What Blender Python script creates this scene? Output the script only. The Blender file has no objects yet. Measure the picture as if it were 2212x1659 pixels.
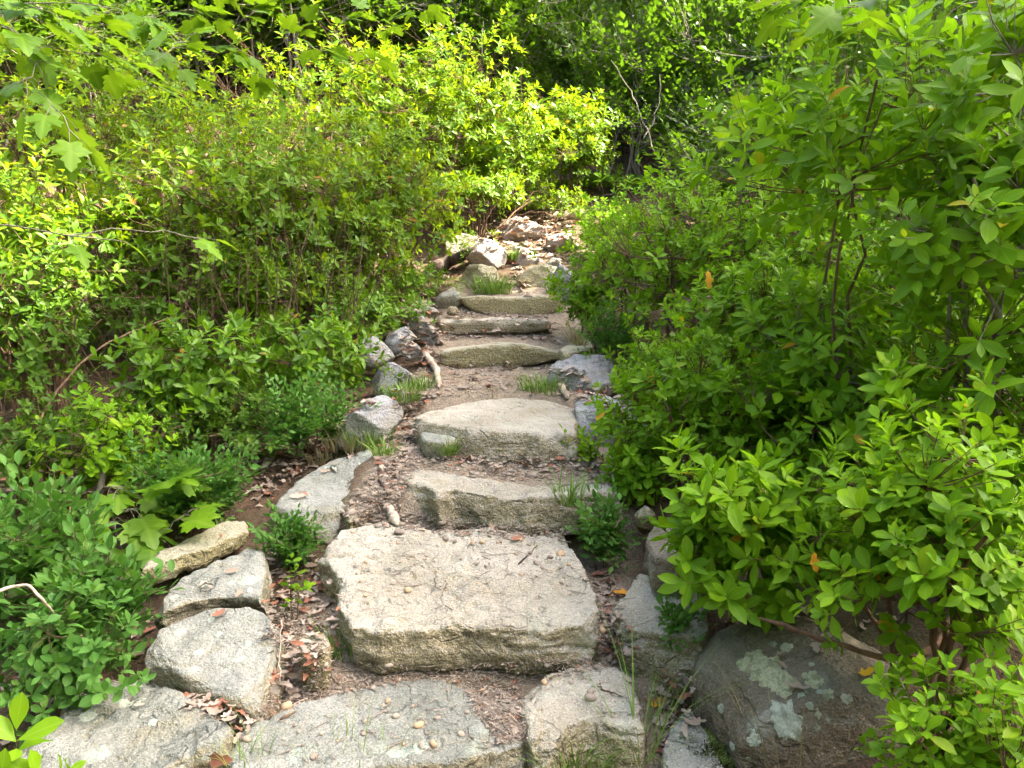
import bpy, math, random
import numpy as np
from mathutils import Vector, Matrix
from mathutils.bvhtree import BVHTree

scene = bpy.context.scene
col = scene.collection
R = math.radians

# ------------------------------------------------------------------ camera, sky, sun, exposure
CAM = np.array([0.0, 0.0, 1.4]); PITCH = R(8.5); FPX = 1703.0 / 2212.0   # focal length in picture widths
cd = bpy.data.cameras.new('camera'); cam = bpy.data.objects.new('camera', cd); col.objects.link(cam)
cam.location = CAM; cam.rotation_euler = (R(90) - PITCH, 0, 0)
cd.sensor_width = 36.0; cd.lens = 36.0 * FPX; cd.clip_start = 0.02; cd.clip_end = 500
scene.camera = cam

SUN_EL, SUN_AZ = R(50), R(88)          # azimuth measured from +Y (straight ahead) towards +X (right)
SUN = np.array([math.cos(SUN_EL) * math.sin(SUN_AZ), math.cos(SUN_EL) * math.cos(SUN_AZ), math.sin(SUN_EL)])
w = bpy.data.worlds.new('World'); scene.world = w; w.use_nodes = True
nt = w.node_tree; nt.nodes.clear()
sky = nt.nodes.new('ShaderNodeTexSky'); sky.sky_type = 'NISHITA'; sky.sun_disc = False
sky.sun_elevation = SUN_EL; sky.sun_rotation = SUN_AZ; sky.dust_density = 6.0; sky.air_density = 0.55; sky.ozone_density = 0.3
bg = nt.nodes.new('ShaderNodeBackground'); bg.inputs[1].default_value = 0.15
wo = nt.nodes.new('ShaderNodeOutputWorld')
nt.links.new(sky.outputs[0], bg.inputs[0]); nt.links.new(bg.outputs[0], wo.inputs[0])
sl = bpy.data.lights.new('sun', 'SUN'); sl.energy = 5.0; sl.angle = R(0.5); sl.color = (1.0, 0.91, 0.72)
so = bpy.data.objects.new('sun', sl); col.objects.link(so)
so.rotation_euler = Vector(SUN).to_track_quat('Z', 'Y').to_euler(); so.location = (0, 0, 20)
vs = scene.view_settings
vs.view_transform = 'Standard'; vs.look = 'None'; vs.gamma = 1.0; vs.use_curve_mapping = False; vs.exposure = 3.22
try:
    scene.cycles.max_bounces = 4; scene.cycles.transmission_bounces = 4; scene.cycles.diffuse_bounces = 3; scene.cycles.glossy_bounces = 2
    scene.cycles.use_adaptive_sampling = True; scene.cycles.adaptive_threshold = 0.03
    scene.cycles.caustics_reflective = False; scene.cycles.caustics_refractive = False
    scene.cycles.sample_clamp_indirect = 6.0
except Exception:
    pass

# ------------------------------------------------------------------ helpers
RNG = np.random.default_rng(7)

def ray(u, v):
    """direction through a point of the picture (2212 x 1659 grid) scaled so that its y is 1"""
    a = (u - 1106.0) / 1703.0; b = -(v - 829.5) / 1703.0
    d = np.array([a, math.cos(PITCH) + b * math.sin(PITCH), -math.sin(PITCH) + b * math.cos(PITCH)])
    return d / d[1]

def at(u, v, y):
    return CAM + ray(u, v) * y

def project(P):
    P = np.asarray(P) - CAM
    f = P[..., 1] * math.cos(PITCH) - P[..., 2] * math.sin(PITCH)
    b = P[..., 1] * math.sin(PITCH) + P[..., 2] * math.cos(PITCH)
    f_ = np.where(np.abs(f) < 1e-4, 1e-4, f)
    return 1106 + 1703 * P[..., 0] / f_, 829.5 - 1703 * b / f_, f

def norm(v):
    return v / np.maximum(np.linalg.norm(v, axis=-1, keepdims=True), 1e-9)

def _hash(i, j, k, s):
    n = (i * 374761393 + j * 668265263 + k * 2147483647 + s * 1274126177) & 0xFFFFFFFF
    n = ((n ^ (n >> 13)) * 1274126177) & 0xFFFFFFFF
    n = (n ^ (n >> 16)) & 0xFFFFFFFF
    n = (n * 2246822519) & 0xFFFFFFFF
    return ((n ^ (n >> 15)) & 0xFFFF) / 32767.5 - 1.0

def vnoise(p, seed=0):
    p = np.asarray(p, float); i = np.floor(p).astype(np.int64); f = p - i
    f = f * f * f * (f * (f * 6 - 15) + 10)
    r = 0
    for dx in (0, 1):
        wx = f[..., 0] if dx else 1 - f[..., 0]
        for dy in (0, 1):
            wy = f[..., 1] if dy else 1 - f[..., 1]
            for dz in (0, 1):
                wz = f[..., 2] if dz else 1 - f[..., 2]
                r = r + wx * wy * wz * _hash(i[..., 0] + dx, i[..., 1] + dy, i[..., 2] + dz, seed)
    return r

def fbm(p, octv=4, seed=0, gain=0.5):
    a, s, r = 1.0, 0.0, 0
    p = np.asarray(p, float)
    for o in range(octv):
        r = r + a * vnoise(p * (2.03 ** o) + 17.3 * o, seed + o); s += a; a *= gain
    return r / s

def smoothstep(x, a, b):
    t = np.clip((x - a) / (b - a), 0, 1)
    return t * t * (3 - 2 * t)

def mesh_np(name, V, faces, mat=None, uv=None, smooth=True, mats=None, midx=None):
    """faces: list of (m,k) int arrays; uv: per-vertex (n,2)"""
    me = bpy.data.meshes.new(name)
    V = np.asarray(V, np.float32).reshape(-1, 3)
    faces = [np.asarray(f, np.int32) for f in faces if len(f)]
    loops = np.concatenate([f.ravel() for f in faces]); starts = []; o = 0
    for f in faces:
        starts.append(o + np.arange(len(f), dtype=np.int32) * f.shape[1]); o += f.size
    starts = np.concatenate(starts)
    me.vertices.add(len(V)); me.vertices.foreach_set('co', V.ravel())
    me.loops.add(len(loops)); me.loops.foreach_set('vertex_index', loops)
    me.polygons.add(len(starts)); me.polygons.foreach_set('loop_start', starts.astype(np.int32))
    if uv is not None:
        l = me.uv_layers.new(name='UVMap')
        l.data.foreach_set('uv', np.asarray(uv, np.float32)[loops].ravel())
    me.update(calc_edges=True)
    me.validate()
    if smooth:
        me.polygons.foreach_set('use_smooth', np.ones(len(starts), bool))
    if mat is not None:
        me.materials.append(mat)
    return me

def link(name, me, parent=None, loc=None):
    o = bpy.data.objects.new(name, me); col.objects.link(o)
    if parent is not None: o.parent = parent
    if loc is not None: o.location = loc
    return o

def tag(o, label=None, cat=None, group=None, kind=None):
    if label: o['label'] = label
    if cat: o['category'] = cat
    if group: o['group'] = group
    if kind: o['kind'] = kind
    return o

def empty(name, loc):
    o = bpy.data.objects.new(name, None); col.objects.link(o); o.location = loc; o.empty_display_size = 0.1
    return o

def tubes(P, Rd, s=4):
    """P (N,n,3) centre lines, Rd (N,n) radii -> V, quads"""
    P = np.asarray(P, float); Rd = np.asarray(Rd, float); N, n, _ = P.shape
    T = np.empty_like(P); T[:, 1:-1] = P[:, 2:] - P[:, :-2]; T[:, 0] = P[:, 1] - P[:, 0]; T[:, -1] = P[:, -1] - P[:, -2]
    T = norm(T)
    ref = np.where(np.abs(T[..., 2:3]) > 0.9, np.array([1.0, 0, 0]), np.array([0, 0, 1.0]))
    A = norm(np.cross(T, ref)); B = np.cross(T, A)
    ang = np.arange(s) / s * 2 * math.pi
    V = P[:, :, None] + Rd[:, :, None, None] * (np.cos(ang)[:, None] * A[:, :, None] + np.sin(ang)[:, None] * B[:, :, None])
    idx = np.arange(N * n * s).reshape(N, n, s)
    a = idx[:, :-1]; b = idx[:, 1:]; a2 = np.roll(a, -1, 2); b2 = np.roll(b, -1, 2)
    F = np.stack([a, a2, b2, b], -1).reshape(-1, 4)
    return V.reshape(-1, 3), F

def bez(a, m, b, n):
    t = np.linspace(0, 1, n)[:, None]
    a, m, b = (np.asarray(x, float)[..., None, :] for x in (a, m, b))
    return (1 - t) ** 2 * a + 2 * t * (1 - t) * m + t * t * b

# ------------------------------------------------------------------ materials
def new_mat(name):
    m = bpy.data.materials.new(name); m.use_nodes = True
    t = m.node_tree; t.nodes.clear()
    return m, t, t.nodes, t.links

class NT:
    def __init__(s, name):
        s.m, s.t, s.n, s.l = new_mat(name)
    def node(s, typ, **kw):
        x = s.n.new(typ)
        for k, v in kw.items(): setattr(x, k, v)
        return x
    def set(s, sock, v):
        if isinstance(v, bpy.types.NodeSocket): s.l.new(v, sock)
        else: sock.default_value = v
    def noise(s, vec, scale, detail=4, rough=0.55, dist=0.0):
        x = s.node('ShaderNodeTexNoise'); s.set(x.inputs['Vector'], vec)
        x.inputs['Scale'].default_value = scale; x.inputs['Detail'].default_value = detail
        x.inputs['Roughness'].default_value = rough; x.inputs['Distortion'].default_value = dist
        return x.outputs[0]
    def ramp(s, fac, lo, hi):
        x = s.node('ShaderNodeMapRange', interpolation_type='SMOOTHSTEP'); s.set(x.inputs[0], fac)
        x.inputs[1].default_value = lo; x.inputs[2].default_value = hi
        return x.outputs[0]
    def math(s, op, a, b=0.0, clamp=False):
        x = s.node('ShaderNodeMath', operation=op, use_clamp=clamp); s.set(x.inputs[0], a); s.set(x.inputs[1], b)
        return x.outputs[0]
    def mix(s, f, a, b, blend='MIX'):
        x = s.node('ShaderNodeMix', data_type='RGBA', blend_type=blend)
        s.set(x.inputs[0], f)
        for sock, v in ((x.inputs[6], a), (x.inputs[7], b)):
            s.set(sock, (*v, 1) if isinstance(v, tuple) and len(v) == 3 else v)
        return x.outputs[2]
    def mapping(s, vec, scale=(1, 1, 1), rot=(0, 0, 0)):
        x = s.node('ShaderNodeMapping'); s.set(x.inputs[0], vec)
        x.inputs['Scale'].default_value = scale; x.inputs['Rotation'].default_value = rot
        return x.outputs[0]
    def bump(s, h, dist, strength=1.0, nrm=None):
        x = s.node('ShaderNodeBump'); s.set(x.inputs['Height'], h); x.inputs['Distance'].default_value = dist
        x.inputs['Strength'].default_value = strength
        if nrm is not None: s.l.new(nrm, x.inputs['Normal'])
        return x.outputs[0]
    def pbsdf(s, colr, rough=0.8, nrm=None, spec=0.5):
        x = s.node('ShaderNodeBsdfPrincipled')
        s.set(x.inputs['Base Color'], (*colr, 1) if isinstance(colr, tuple) and len(colr) == 3 else colr)
        s.set(x.inputs['Roughness'], rough); x.inputs['Specular IOR Level'].default_value = spec
        if nrm is not None: s.l.new(nrm, x.inputs['Normal'])
        return x.outputs[0]
    def out(s, sh):
        o = s.node('ShaderNodeOutputMaterial'); s.l.new(sh, o.inputs[0]); return s.m
    def objvec(s):
        tc = s.node('ShaderNodeTexCoord'); oi = s.node('ShaderNodeObjectInfo')
        v = s.node('ShaderNodeVectorMath', operation='MULTIPLY_ADD')
        s.l.new(oi.outputs['Random'], v.inputs[0]); v.inputs[1].default_value = (37.0, 61.0, 23.0)
        s.l.new(tc.outputs['Object'], v.inputs[2])
        return v.outputs[0]

def rock_mat(name, a, b, stain, stain_amt=0.6, lichen=(0.42, 0.50, 0.40), lich_amt=0.25, speck=0.5, rough=0.85, tilt=0.2):
    k = NT(name); v = k.objvec()
    big = k.noise(v, 3.2, 4, 0.6, 0.4); mid = k.noise(v, 16, 5, 0.68)
    grain = k.noise(v, 170, 1, 0.7); grain2 = k.noise(v, 75, 2, 0.7)
    sv = k.mapping(v, (5, 5, 42), (tilt, tilt * 0.6, 0.3)); strata = k.noise(sv, 1.0, 3, 0.6)
    c = k.mix(k.ramp(big, 0.32, 0.68), a, b)
    c = k.mix(k.math('MULTIPLY', k.ramp(strata, 0.5, 0.75), 0.35), c, tuple(x * 0.72 for x in b))
    c = k.mix(k.math('MULTIPLY', k.ramp(mid, 0.5, 0.68), 0.6), c, tuple(x * 0.66 for x in a))
    # algae and rust stain: grows on the steep broken faces and in blotches
    g = k.node('ShaderNodeNewGeometry'); sep = k.node('ShaderNodeSeparateXYZ'); k.l.new(g.outputs['True Normal'], sep.inputs[0])
    steep = k.ramp(k.math('ADD', sep.outputs[2], k.math('MULTIPLY', k.math('SUBTRACT', mid, 0.5), 1.3)), 0.85, 0.25)
    blotch = k.ramp(k.noise(v, 6, 3, 0.6), 0.55, 0.75)
    sm = k.math('MULTIPLY', k.math('MAXIMUM', steep, k.math('MULTIPLY', blotch, 0.55)), stain_amt)
    c = k.mix(sm, c, k.mix(k.ramp(grain2, 0.35, 0.65), tuple(x * 0.62 for x in stain), tuple(min(1, x * 1.25) for x in stain)))
    # mineral grains, dark and pale
    c = k.mix(k.math('MULTIPLY', k.ramp(grain, 0.56, 0.70), speck), c, tuple(x * 0.40 for x in b))
    c = k.mix(k.math('MULTIPLY', k.ramp(grain, 0.44, 0.32), speck * 0.8), c, tuple(min(0.75, x * 1.5) for x in a))
    c = k.mix(k.math('MULTIPLY', k.ramp(grain2, 0.55, 0.70), speck * 0.5), c, tuple(x * 0.62 for x in a))
    # lichen
    vor = k.node('ShaderNodeTexVoronoi', feature='F1'); k.l.new(k.mapping(v, (1, 1, 1)), vor.inputs['Vector'])
    vor.inputs['Scale'].default_value = 9.0
    lw = k.math('ADD', vor.outputs['Distance'], k.math('MULTIPLY', k.math('SUBTRACT', mid, 0.5), 0.55))
    spots = k.math('MULTIPLY', k.ramp(lw, 0.34, 0.26), k.ramp(k.noise(v, 2.6, 2), 0.50, 0.60))
    c = k.mix(k.math('MULTIPLY', spots, lich_amt), c, k.mix(k.ramp(grain2, 0.4, 0.6), tuple(x * 0.75 for x in lichen), lichen))
    cv = k.node('ShaderNodeVectorMath', operation='MULTIPLY_ADD'); k.l.new(k.node('ShaderNodeTexNoise').outputs[1], cv.inputs[0])
    wn = cv.inputs[0].links[0].from_node; k.l.new(v, wn.inputs['Vector']); wn.inputs['Scale'].default_value = 7.0; wn.inputs['Detail'].default_value = 3.0
    cv.inputs[1].default_value = (0.22, 0.22, 0.22); k.l.new(k.mapping(v, (1, 1, 1.8), (tilt, .3, 0)), cv.inputs[2])
    ve = k.node('ShaderNodeTexVoronoi', feature='DISTANCE_TO_EDGE'); k.l.new(cv.outputs[0], ve.inputs['Vector']); ve.inputs['Scale'].default_value = 3.4
    crack = k.math('MULTIPLY', k.ramp(ve.outputs['Distance'], 0.022, 0.004), k.ramp(big, 0.42, 0.58))
    c = k.mix(k.math('MULTIPLY', crack, 0.28), c, tuple(x * 0.35 for x in b))
    h = k.math('SUBTRACT', k.math('ADD', k.math('MULTIPLY', mid, 1.0), k.math('MULTIPLY', strata, 0.35)), k.math('MULTIPLY', crack, 0.22))
    n = k.bump(k.math('ADD', h, k.math('MULTIPLY', grain2, 0.38)), 0.026, 1.0)
    return k.out(k.pbsdf(c, rough, n, 0.3))

ROCK = {
    'pale': rock_mat('pale_granite', (0.385, 0.355, 0.285), (0.275, 0.248, 0.186), (0.225, 0.185, 0.09), 0.8, lich_amt=0.2),
    'grey': rock_mat('grey_gneiss', (0.262, 0.265, 0.228), (0.172, 0.178, 0.146), (0.22, 0.18, 0.085), 0.65, lich_amt=0.55),
    'blue': rock_mat('blue_grey_stone', (0.33, 0.328, 0.315), (0.20, 0.205, 0.205), (0.23, 0.20, 0.12), 0.45, lich_amt=0.2),
    'olive': rock_mat('olive_stone', (0.35, 0.325, 0.235), (0.26, 0.245, 0.165), (0.23, 0.19, 0.07), 0.8, lich_amt=0.3),
    'pink': rock_mat('pinkish_granite', (0.42, 0.35, 0.32), (0.30, 0.26, 0.25), (0.22, 0.18, 0.10), 0.5, lich_amt=0.15),
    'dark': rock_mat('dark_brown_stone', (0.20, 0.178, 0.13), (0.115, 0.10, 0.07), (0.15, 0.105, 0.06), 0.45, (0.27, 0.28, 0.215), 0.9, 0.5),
}

def soil_mat():
    k = NT('forest_soil'); tc = k.node('ShaderNodeTexCoord'); v = tc.outputs['Object']
    at_ = k.node('ShaderNodeAttribute', attribute_name='trail')
    big = k.noise(v, 2.2, 3); mid = k.noise(v, 22, 4, 0.7); fine = k.noise(v, 120, 2, 0.75)
    worn = k.mix(k.ramp(mid, 0.3, 0.7), (0.26, 0.21, 0.15), (0.16, 0.125, 0.087))
    worn = k.mix(k.ramp(fine, 0.5, 0.7), worn, (0.36, 0.30, 0.225))
    litter = k.mix(k.ramp(mid, 0.3, 0.7), (0.115, 0.08, 0.05), (0.055, 0.04, 0.026))
    litter = k.mix(k.ramp(fine, 0.5, 0.7), litter, (0.15, 0.085, 0.05))
    litter = k.mix(k.math('MULTIPLY', k.ramp(big, 0.52, 0.66), 0.5), litter, (0.04, 0.055, 0.02))
    f = k.ramp(k.math('ADD', at_.outputs['Fac'], k.math('MULTIPLY', k.math('SUBTRACT', mid, 0.5), 0.6)), 0.25, 0.75)
    n = k.bump(k.math('ADD', mid, k.math('MULTIPLY', fine, 0.35)), 0.03, 0.8)
    return k.out(k.pbsdf(k.mix(f, litter, worn), 0.95, n, 0.15))

def leaf_mat(name, dark, light, rib, trans, rough=0.38, tmix=0.36, spec=0.5, old=None):
    k = NT(name)
    g = k.node('ShaderNodeNewGeometry'); oi = k.node('ShaderNodeObjectInfo')
    r = k.math('FRACT', k.math('ADD', g.outputs['Random Per Island'], k.math('MULTIPLY', oi.outputs['Random'], 7.31)))
    r2 = k.math('FRACT', k.math('MULTIPLY', r, 13.7))
    uv = k.node('ShaderNodeUVMap'); sep = k.node('ShaderNodeSeparateXYZ'); k.l.new(uv.outputs[0], sep.inputs[0])
    # shoots differ in age: whole clumps are lighter or darker green
    clump = k.ramp(k.noise(g.outputs['Position'], 5.5, 1), 0.34, 0.66)
    c = k.mix(k.math('ADD', k.math('MULTIPLY', r, 0.55), k.math('MULTIPLY', clump, 0.45)), dark, light)
    c = k.mix(k.math('MULTIPLY', k.ramp(r2, 0.90, 0.97), 0.5), c, (light[0] * 1.5, light[1] * 1.08, light[2]))
    c = k.mix(k.math('MULTIPLY', k.ramp(k.noise(g.outputs['Position'], 150, 2, 0.6), 0.70, 0.76), 0.6), c, (0.13, 0.08, 0.02))
    if old: c = k.mix(k.ramp(r2, 0.990, 0.996), c, old)
    au = k.math('ABSOLUTE', sep.outputs[0])
    c = k.mix(k.math('MULTIPLY', k.ramp(au, 0.10, 0.03), 0.45), c, rib)
    wv = k.node('ShaderNodeTexWave'); wv.inputs['Scale'].default_value = 2.6; wv.inputs['Distortion'].default_value = 1.5
    cmb = k.node('ShaderNodeCombineXYZ'); k.l.new(k.math('ADD', k.math('MULTIPLY', sep.outputs[1], 1.0), k.math('MULTIPLY', au, -0.35)), cmb.inputs[0])
    k.l.new(cmb.outputs[0], wv.inputs[0])
    c = k.mix(k.math('MULTIPLY', wv.outputs['Fac'], 0.10), c, rib)
    p = k.pbsdf(c, rough, None, spec)
    t = k.node('ShaderNodeBsdfTranslucent')
    k.set(t.inputs[0], k.mix(0.55, c, (*trans, 1)))
    mx = k.node('ShaderNodeMixShader'); mx.inputs[0].default_value = tmix
    k.l.new(p, mx.inputs[1]); k.l.new(t.outputs[0], mx.inputs[2])
    return k.out(mx.outputs[0])

LEAF = {
    'lime': leaf_mat('lime_green_leaf', (0.075, 0.19, 0.005), (0.18, 0.33, 0.008), (0.27, 0.40, 0.05), (0.25, 0.50, 0.004), 0.40, 0.42, 0.13, old=(0.5, 0.22, 0.02)),
    'laurel': leaf_mat('laurel_leaf', (0.045, 0.12, 0.005), (0.12, 0.24, 0.008), (0.20, 0.28, 0.04), (0.20, 0.38, 0.004), 0.36, 0.36, 0.24, old=(0.28, 0.10, 0.02)),
    'bank': leaf_mat('bank_laurel_leaf', (0.045, 0.12, 0.005), (0.115, 0.225, 0.007), (0.22, 0.28, 0.03), (0.34, 0.47, 0.004), 0.40, 0.40, 0.16, old=(0.28, 0.10, 0.02)),
    'blue': leaf_mat('blueberry_leaf', (0.045, 0.135, 0.022), (0.10, 0.225, 0.036), (0.16, 0.28, 0.06), (0.13, 0.34, 0.012), 0.46, 0.32, 0.14),
    'maple': leaf_mat('maple_leaf', (0.065, 0.165, 0.006), (0.13, 0.25, 0.010), (0.20, 0.31, 0.04), (0.28, 0.45, 0.005), 0.42, 0.42, 0.2),
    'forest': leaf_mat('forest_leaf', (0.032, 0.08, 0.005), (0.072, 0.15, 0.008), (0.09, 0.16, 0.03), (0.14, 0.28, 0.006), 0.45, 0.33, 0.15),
}

def bark_mat(name, a, b):
    k = NT(name); v = k.objvec()
    n1 = k.noise(k.mapping(v, (1, 1, 0.25)), 60, 5, 0.65); n2 = k.noise(v, 8, 4)
    c = k.mix(k.ramp(n1, 0.35, 0.65), a, b); c = k.mix(k.math('MULTIPLY', k.ramp(n2, 0.5, 0.7), 0.4), c, tuple(x * 1.3 for x in a))
    return k.out(k.pbsdf(c, 0.85, k.bump(n1, 0.004, 0.7), 0.2))

BARK = {
    'brown': bark_mat('brown_bark', (0.15, 0.092, 0.055), (0.075, 0.045, 0.028)),
    'grey': bark_mat('grey_bark', (0.25, 0.22, 0.17), (0.13, 0.105, 0.075)),
    'twig': bark_mat('green_twig', (0.20, 0.20, 0.06), (0.16, 0.10, 0.04)),
    'pale': bark_mat('weathered_wood', (0.46, 0.38, 0.29), (0.27, 0.21, 0.15)),
    'dark': bark_mat('dark_rotten_wood', (0.09, 0.065, 0.05), (0.035, 0.026, 0.022)),
}

def flat_mat(name, a, b, rough=0.7, scale=40, tr=0.0):
    k = NT(name); v = k.objvec(); n1 = k.noise(v, scale, 4, 0.6)
    g = k.node('ShaderNodeNewGeometry'); oi = k.node('ShaderNodeObjectInfo')
    r = k.math('FRACT', k.math('ADD', g.outputs['Random Per Island'], k.math('MULTIPLY', oi.outputs['Random'], 5.7)))
    c = k.mix(k.math('ADD', k.math('MULTIPLY', r, 0.75), k.math('MULTIPLY', n1, 0.25)), a, b)
    p = k.pbsdf(c, rough, k.bump(n1, 0.002, 0.5), 0.3)
    if tr:
        t = k.node('ShaderNodeBsdfTranslucent'); k.set(t.inputs[0], c)
        mx = k.node('ShaderNodeMixShader'); mx.inputs[0].default_value = tr
        k.l.new(p, mx.inputs[1]); k.l.new(t.outputs[0], mx.inputs[2]); p = mx.outputs[0]
    return k.out(p)

M_SOIL = soil_mat()
M_PEB = flat_mat('pebble_stone', (0.37, 0.31, 0.24), (0.20, 0.16, 0.12), 0.8, 60)
M_PEBTAN = flat_mat('tan_pebble', (0.48, 0.33, 0.19), (0.36, 0.25, 0.16), 0.75, 50)
M_DEAD = flat_mat('dead_leaf', (0.22, 0.16, 0.115), (0.40, 0.335, 0.265), 0.75, 30, 0.12)
M_DEADR = flat_mat('russet_dead_leaf', (0.19, 0.075, 0.045), (0.33, 0.15, 0.085), 0.7, 30, 0.15)
M_ORANGE = flat_mat('orange_leaf', (0.62, 0.26, 0.02), (0.66, 0.36, 0.03), 0.6, 30, 0.2)
M_YELLOW = flat_mat('yellow_leaf', (0.60, 0.42, 0.02), (0.50, 0.33, 0.02), 0.6, 30, 0.2)
M_GRASS = flat_mat('grass_blade', (0.10, 0.20, 0.025), (0.20, 0.30, 0.05), 0.5, 20, 0.3)
M_STRAW = flat_mat('dry_grass', (0.34, 0.27, 0.13), (0.22, 0.20, 0.08), 0.6, 20, 0.2)
M_LICHEN = flat_mat('pale_lichen', (0.21, 0.22, 0.12), (0.31, 0.32, 0.20), 0.95, 160)
M_LICHEN2 = flat_mat('mint_lichen', (0.28, 0.32, 0.24), (0.24, 0.27, 0.20), 0.95, 160)
M_MOSS = flat_mat('moss', (0.055, 0.085, 0.015), (0.10, 0.13, 0.025), 0.95, 200)

def lichen_mat(name, a, b):
    k = NT(name); tc = k.node('ShaderNodeTexCoord'); v = tc.outputs['Object']
    n1 = k.noise(v, 130, 5, 0.75); n2 = k.noise(v, 45, 3, 0.6)
    c = k.mix(k.ramp(n1, 0.35, 0.65), a, b); c = k.mix(k.math('MULTIPLY', k.ramp(n2, 0.52, 0.62), 0.6), c, tuple(x * 0.55 for x in a))
    return k.out(k.pbsdf(c, 0.95, k.bump(n1, 0.008, 1.0), 0.1))
M_LICHEN = lichen_mat('crusty_lichen', (0.30, 0.315, 0.19), (0.50, 0.52, 0.35))
M_LICHEN2 = lichen_mat('grey_green_lichen', (0.33, 0.37, 0.28), (0.52, 0.56, 0.45))

# ------------------------------------------------------------------ terrain
_TY = [-60, -12, -3, 0, 1.5, 2.08, 2.15, 2.24, 2.36, 2.86, 2.96, 3.02, 3.34, 3.50, 4.10, 4.22, 4.70, 5.10, 5.30, 5.45, 5.70, 5.86, 6.20, 6.36, 6.7, 7.1, 7.5, 8.3, 9.0, 10, 14, 25, 45, 90]
_TZ = [-7, -1.6, -.35, -.02, .06, .14, .208, .246, .262, .30, .385, .50, .565, .56, .60, .715, .722, .738, .80, .845, .885, .94, .995, 1.08, 1.18, 1.32, 1.46, 1.68, 1.93, 2.28, 3.7, 7.4, 13, 22]
_SY = [-60, -12, -3, 0, 2, 3, 4.5, 6, 7, 8.3, 9, 10, 14, 25, 45, 90]
_SZ = [-7, -1.6, -.35, -.05, .13, .36, .62, .98, 1.26, 1.66, 1.93, 2.28, 3.7, 7.4, 13, 22]

def path_x(y):
    return np.interp(y, [-5, 1.8, 2.6, 3.5, 6.5, 8, 9, 10, 12], [-.15, -.15, -.12, -.03, .0, .18, .5, 1.2, 3.0])

def ground_z(x, y):
    x = np.asarray(x, float); y = np.asarray(y, float)
    d = x - path_x(y); ad = np.abs(d)
    wide = np.interp(y, [1.5, 2.5, 4, 6, 8], [0.66, 0.60, 0.42, 0.38, 0.45])
    e = fbm(np.stack([x * 1.7, y * 1.7, x * 0], -1), 3, 5)
    p = smoothstep(ad + e * 0.16, wide, wide + 0.30)
    z = (1 - p) * np.interp(y, _TY, _TZ) + p * np.interp(y, _SY, _SZ)
    L = np.clip(-d - 0.6, 0, 30); Rr = np.clip(d - 0.6, 0, 30)
    far = smoothstep(y, 3.0, 8.0)
    z = z + far * 0.16 * np.clip(L - 0.8, 0, 8) - (1 - far) * 0.05 * np.clip(L, 0, 4)
    z = z + 0.17 * np.clip(Rr, 0, 7)
    n2 = fbm(np.stack([x * .6, y * .6, x * 0 + 3], -1), 3, 11)
    z = z + p * (0.10 * n2 + 0.035 * fbm(np.stack([x * 4, y * 4, x * 0], -1), 3, 21)) + (1 - p) * 0.016 * fbm(np.stack([x * 9, y * 9, x * 0], -1), 3, 31)
    return z

def trail_mask(x, y):
    d = np.abs(np.asarray(x, float) - path_x(y))
    return (1 - smoothstep(d, 0.38, 0.75)) * (1 - smoothstep(np.asarray(y, float), 6.7, 7.3))

def gz(x, y):
    return float(ground_z(np.array([x]), np.array([y]))[0])

def _grid_lines(fine_a, fine_b, step, lo, hi, grow):
    a = list(np.arange(fine_a, fine_b, step)); s = step; x = a[-1]
    while x < hi: s *= grow; x += s; a.append(x)
    s = step; x = a[0]
    while x > lo: s *= grow; x -= s; a.insert(0, x)
    return np.array(a)
_xs = _grid_lines(-1.5, 1.5, 0.032, -70, 70, 1.09); _ys = _grid_lines(1.4, 7.6, 0.032, -45, 90, 1.08)
_X, _Y = np.meshgrid(_xs, _ys, indexing='ij'); _Z = ground_z(_X, _Y)
_V = np.stack([_X, _Y, _Z], -1).reshape(-1, 3)
_id = np.arange(_X.size).reshape(_X.shape)
_F = np.stack([_id[:-1, :-1], _id[1:, :-1], _id[1:, 1:], _id[:-1, 1:]], -1).reshape(-1, 4)
_me = mesh_np('ground', _V, [_F], M_SOIL)
_a = _me.attributes.new('trail', 'FLOAT', 'POINT'); _a.data.foreach_set('value', trail_mask(_X, _Y).ravel().astype(np.float32))
ground = tag(link('ground', _me), 'hillside floor of brown soil, gravel and dead leaves under the steps', 'ground', kind='structure')

# ------------------------------------------------------------------ rocks
RAW = []      # (object, params)

def rings_mesh(rings):
    """closed body from a stack of equal-length rings, capped at both ends"""
    n = len(rings[0]); V = np.concatenate(rings); F = []
    for r in range(len(rings) - 1):
        for i in range(n):
            j = (i + 1) % n
            F.append((r * n + i, r * n + j, (r + 1) * n + j, (r + 1) * n + i))
    F.append(tuple(range(n - 1, -1, -1))); F.append(tuple((len(rings) - 1) * n + i for i in range(n)))
    return V, F

def raw_rock(name, V, F, mat, label, cat, vox, smooth, amp, seed, strata, group=None, facets=0):
    V = np.asarray(V); org = np.array([V[:, 0].mean(), V[:, 1].mean(), V[:, 2].min()])
    me = bpy.data.meshes.new(name); me.from_pydata([tuple(p - org) for p in V], [], F)
    o = link(name, me, loc=org); tag(o, label, cat, group)
    md = o.modifiers.new('r', 'REMESH'); md.mode = 'VOXEL'; md.voxel_size = vox; md.use_smooth_shade = True
    if smooth:
        ms = o.modifiers.new('s', 'SMOOTH'); ms.iterations = smooth; ms.factor = 0.5
    RAW.append((o, mat, amp, seed, strata, float(np.ptp(V, axis=0).max()), facets))
    return o

def densify(poly, k=3):
    poly = np.asarray(poly, float); out = []
    for i in range(len(poly)):
        a, b = poly[i], poly[(i + 1) % len(poly)]
        for t in range(k): out.append(a + (b - a) * t / k)
    return np.array(out)

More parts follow.
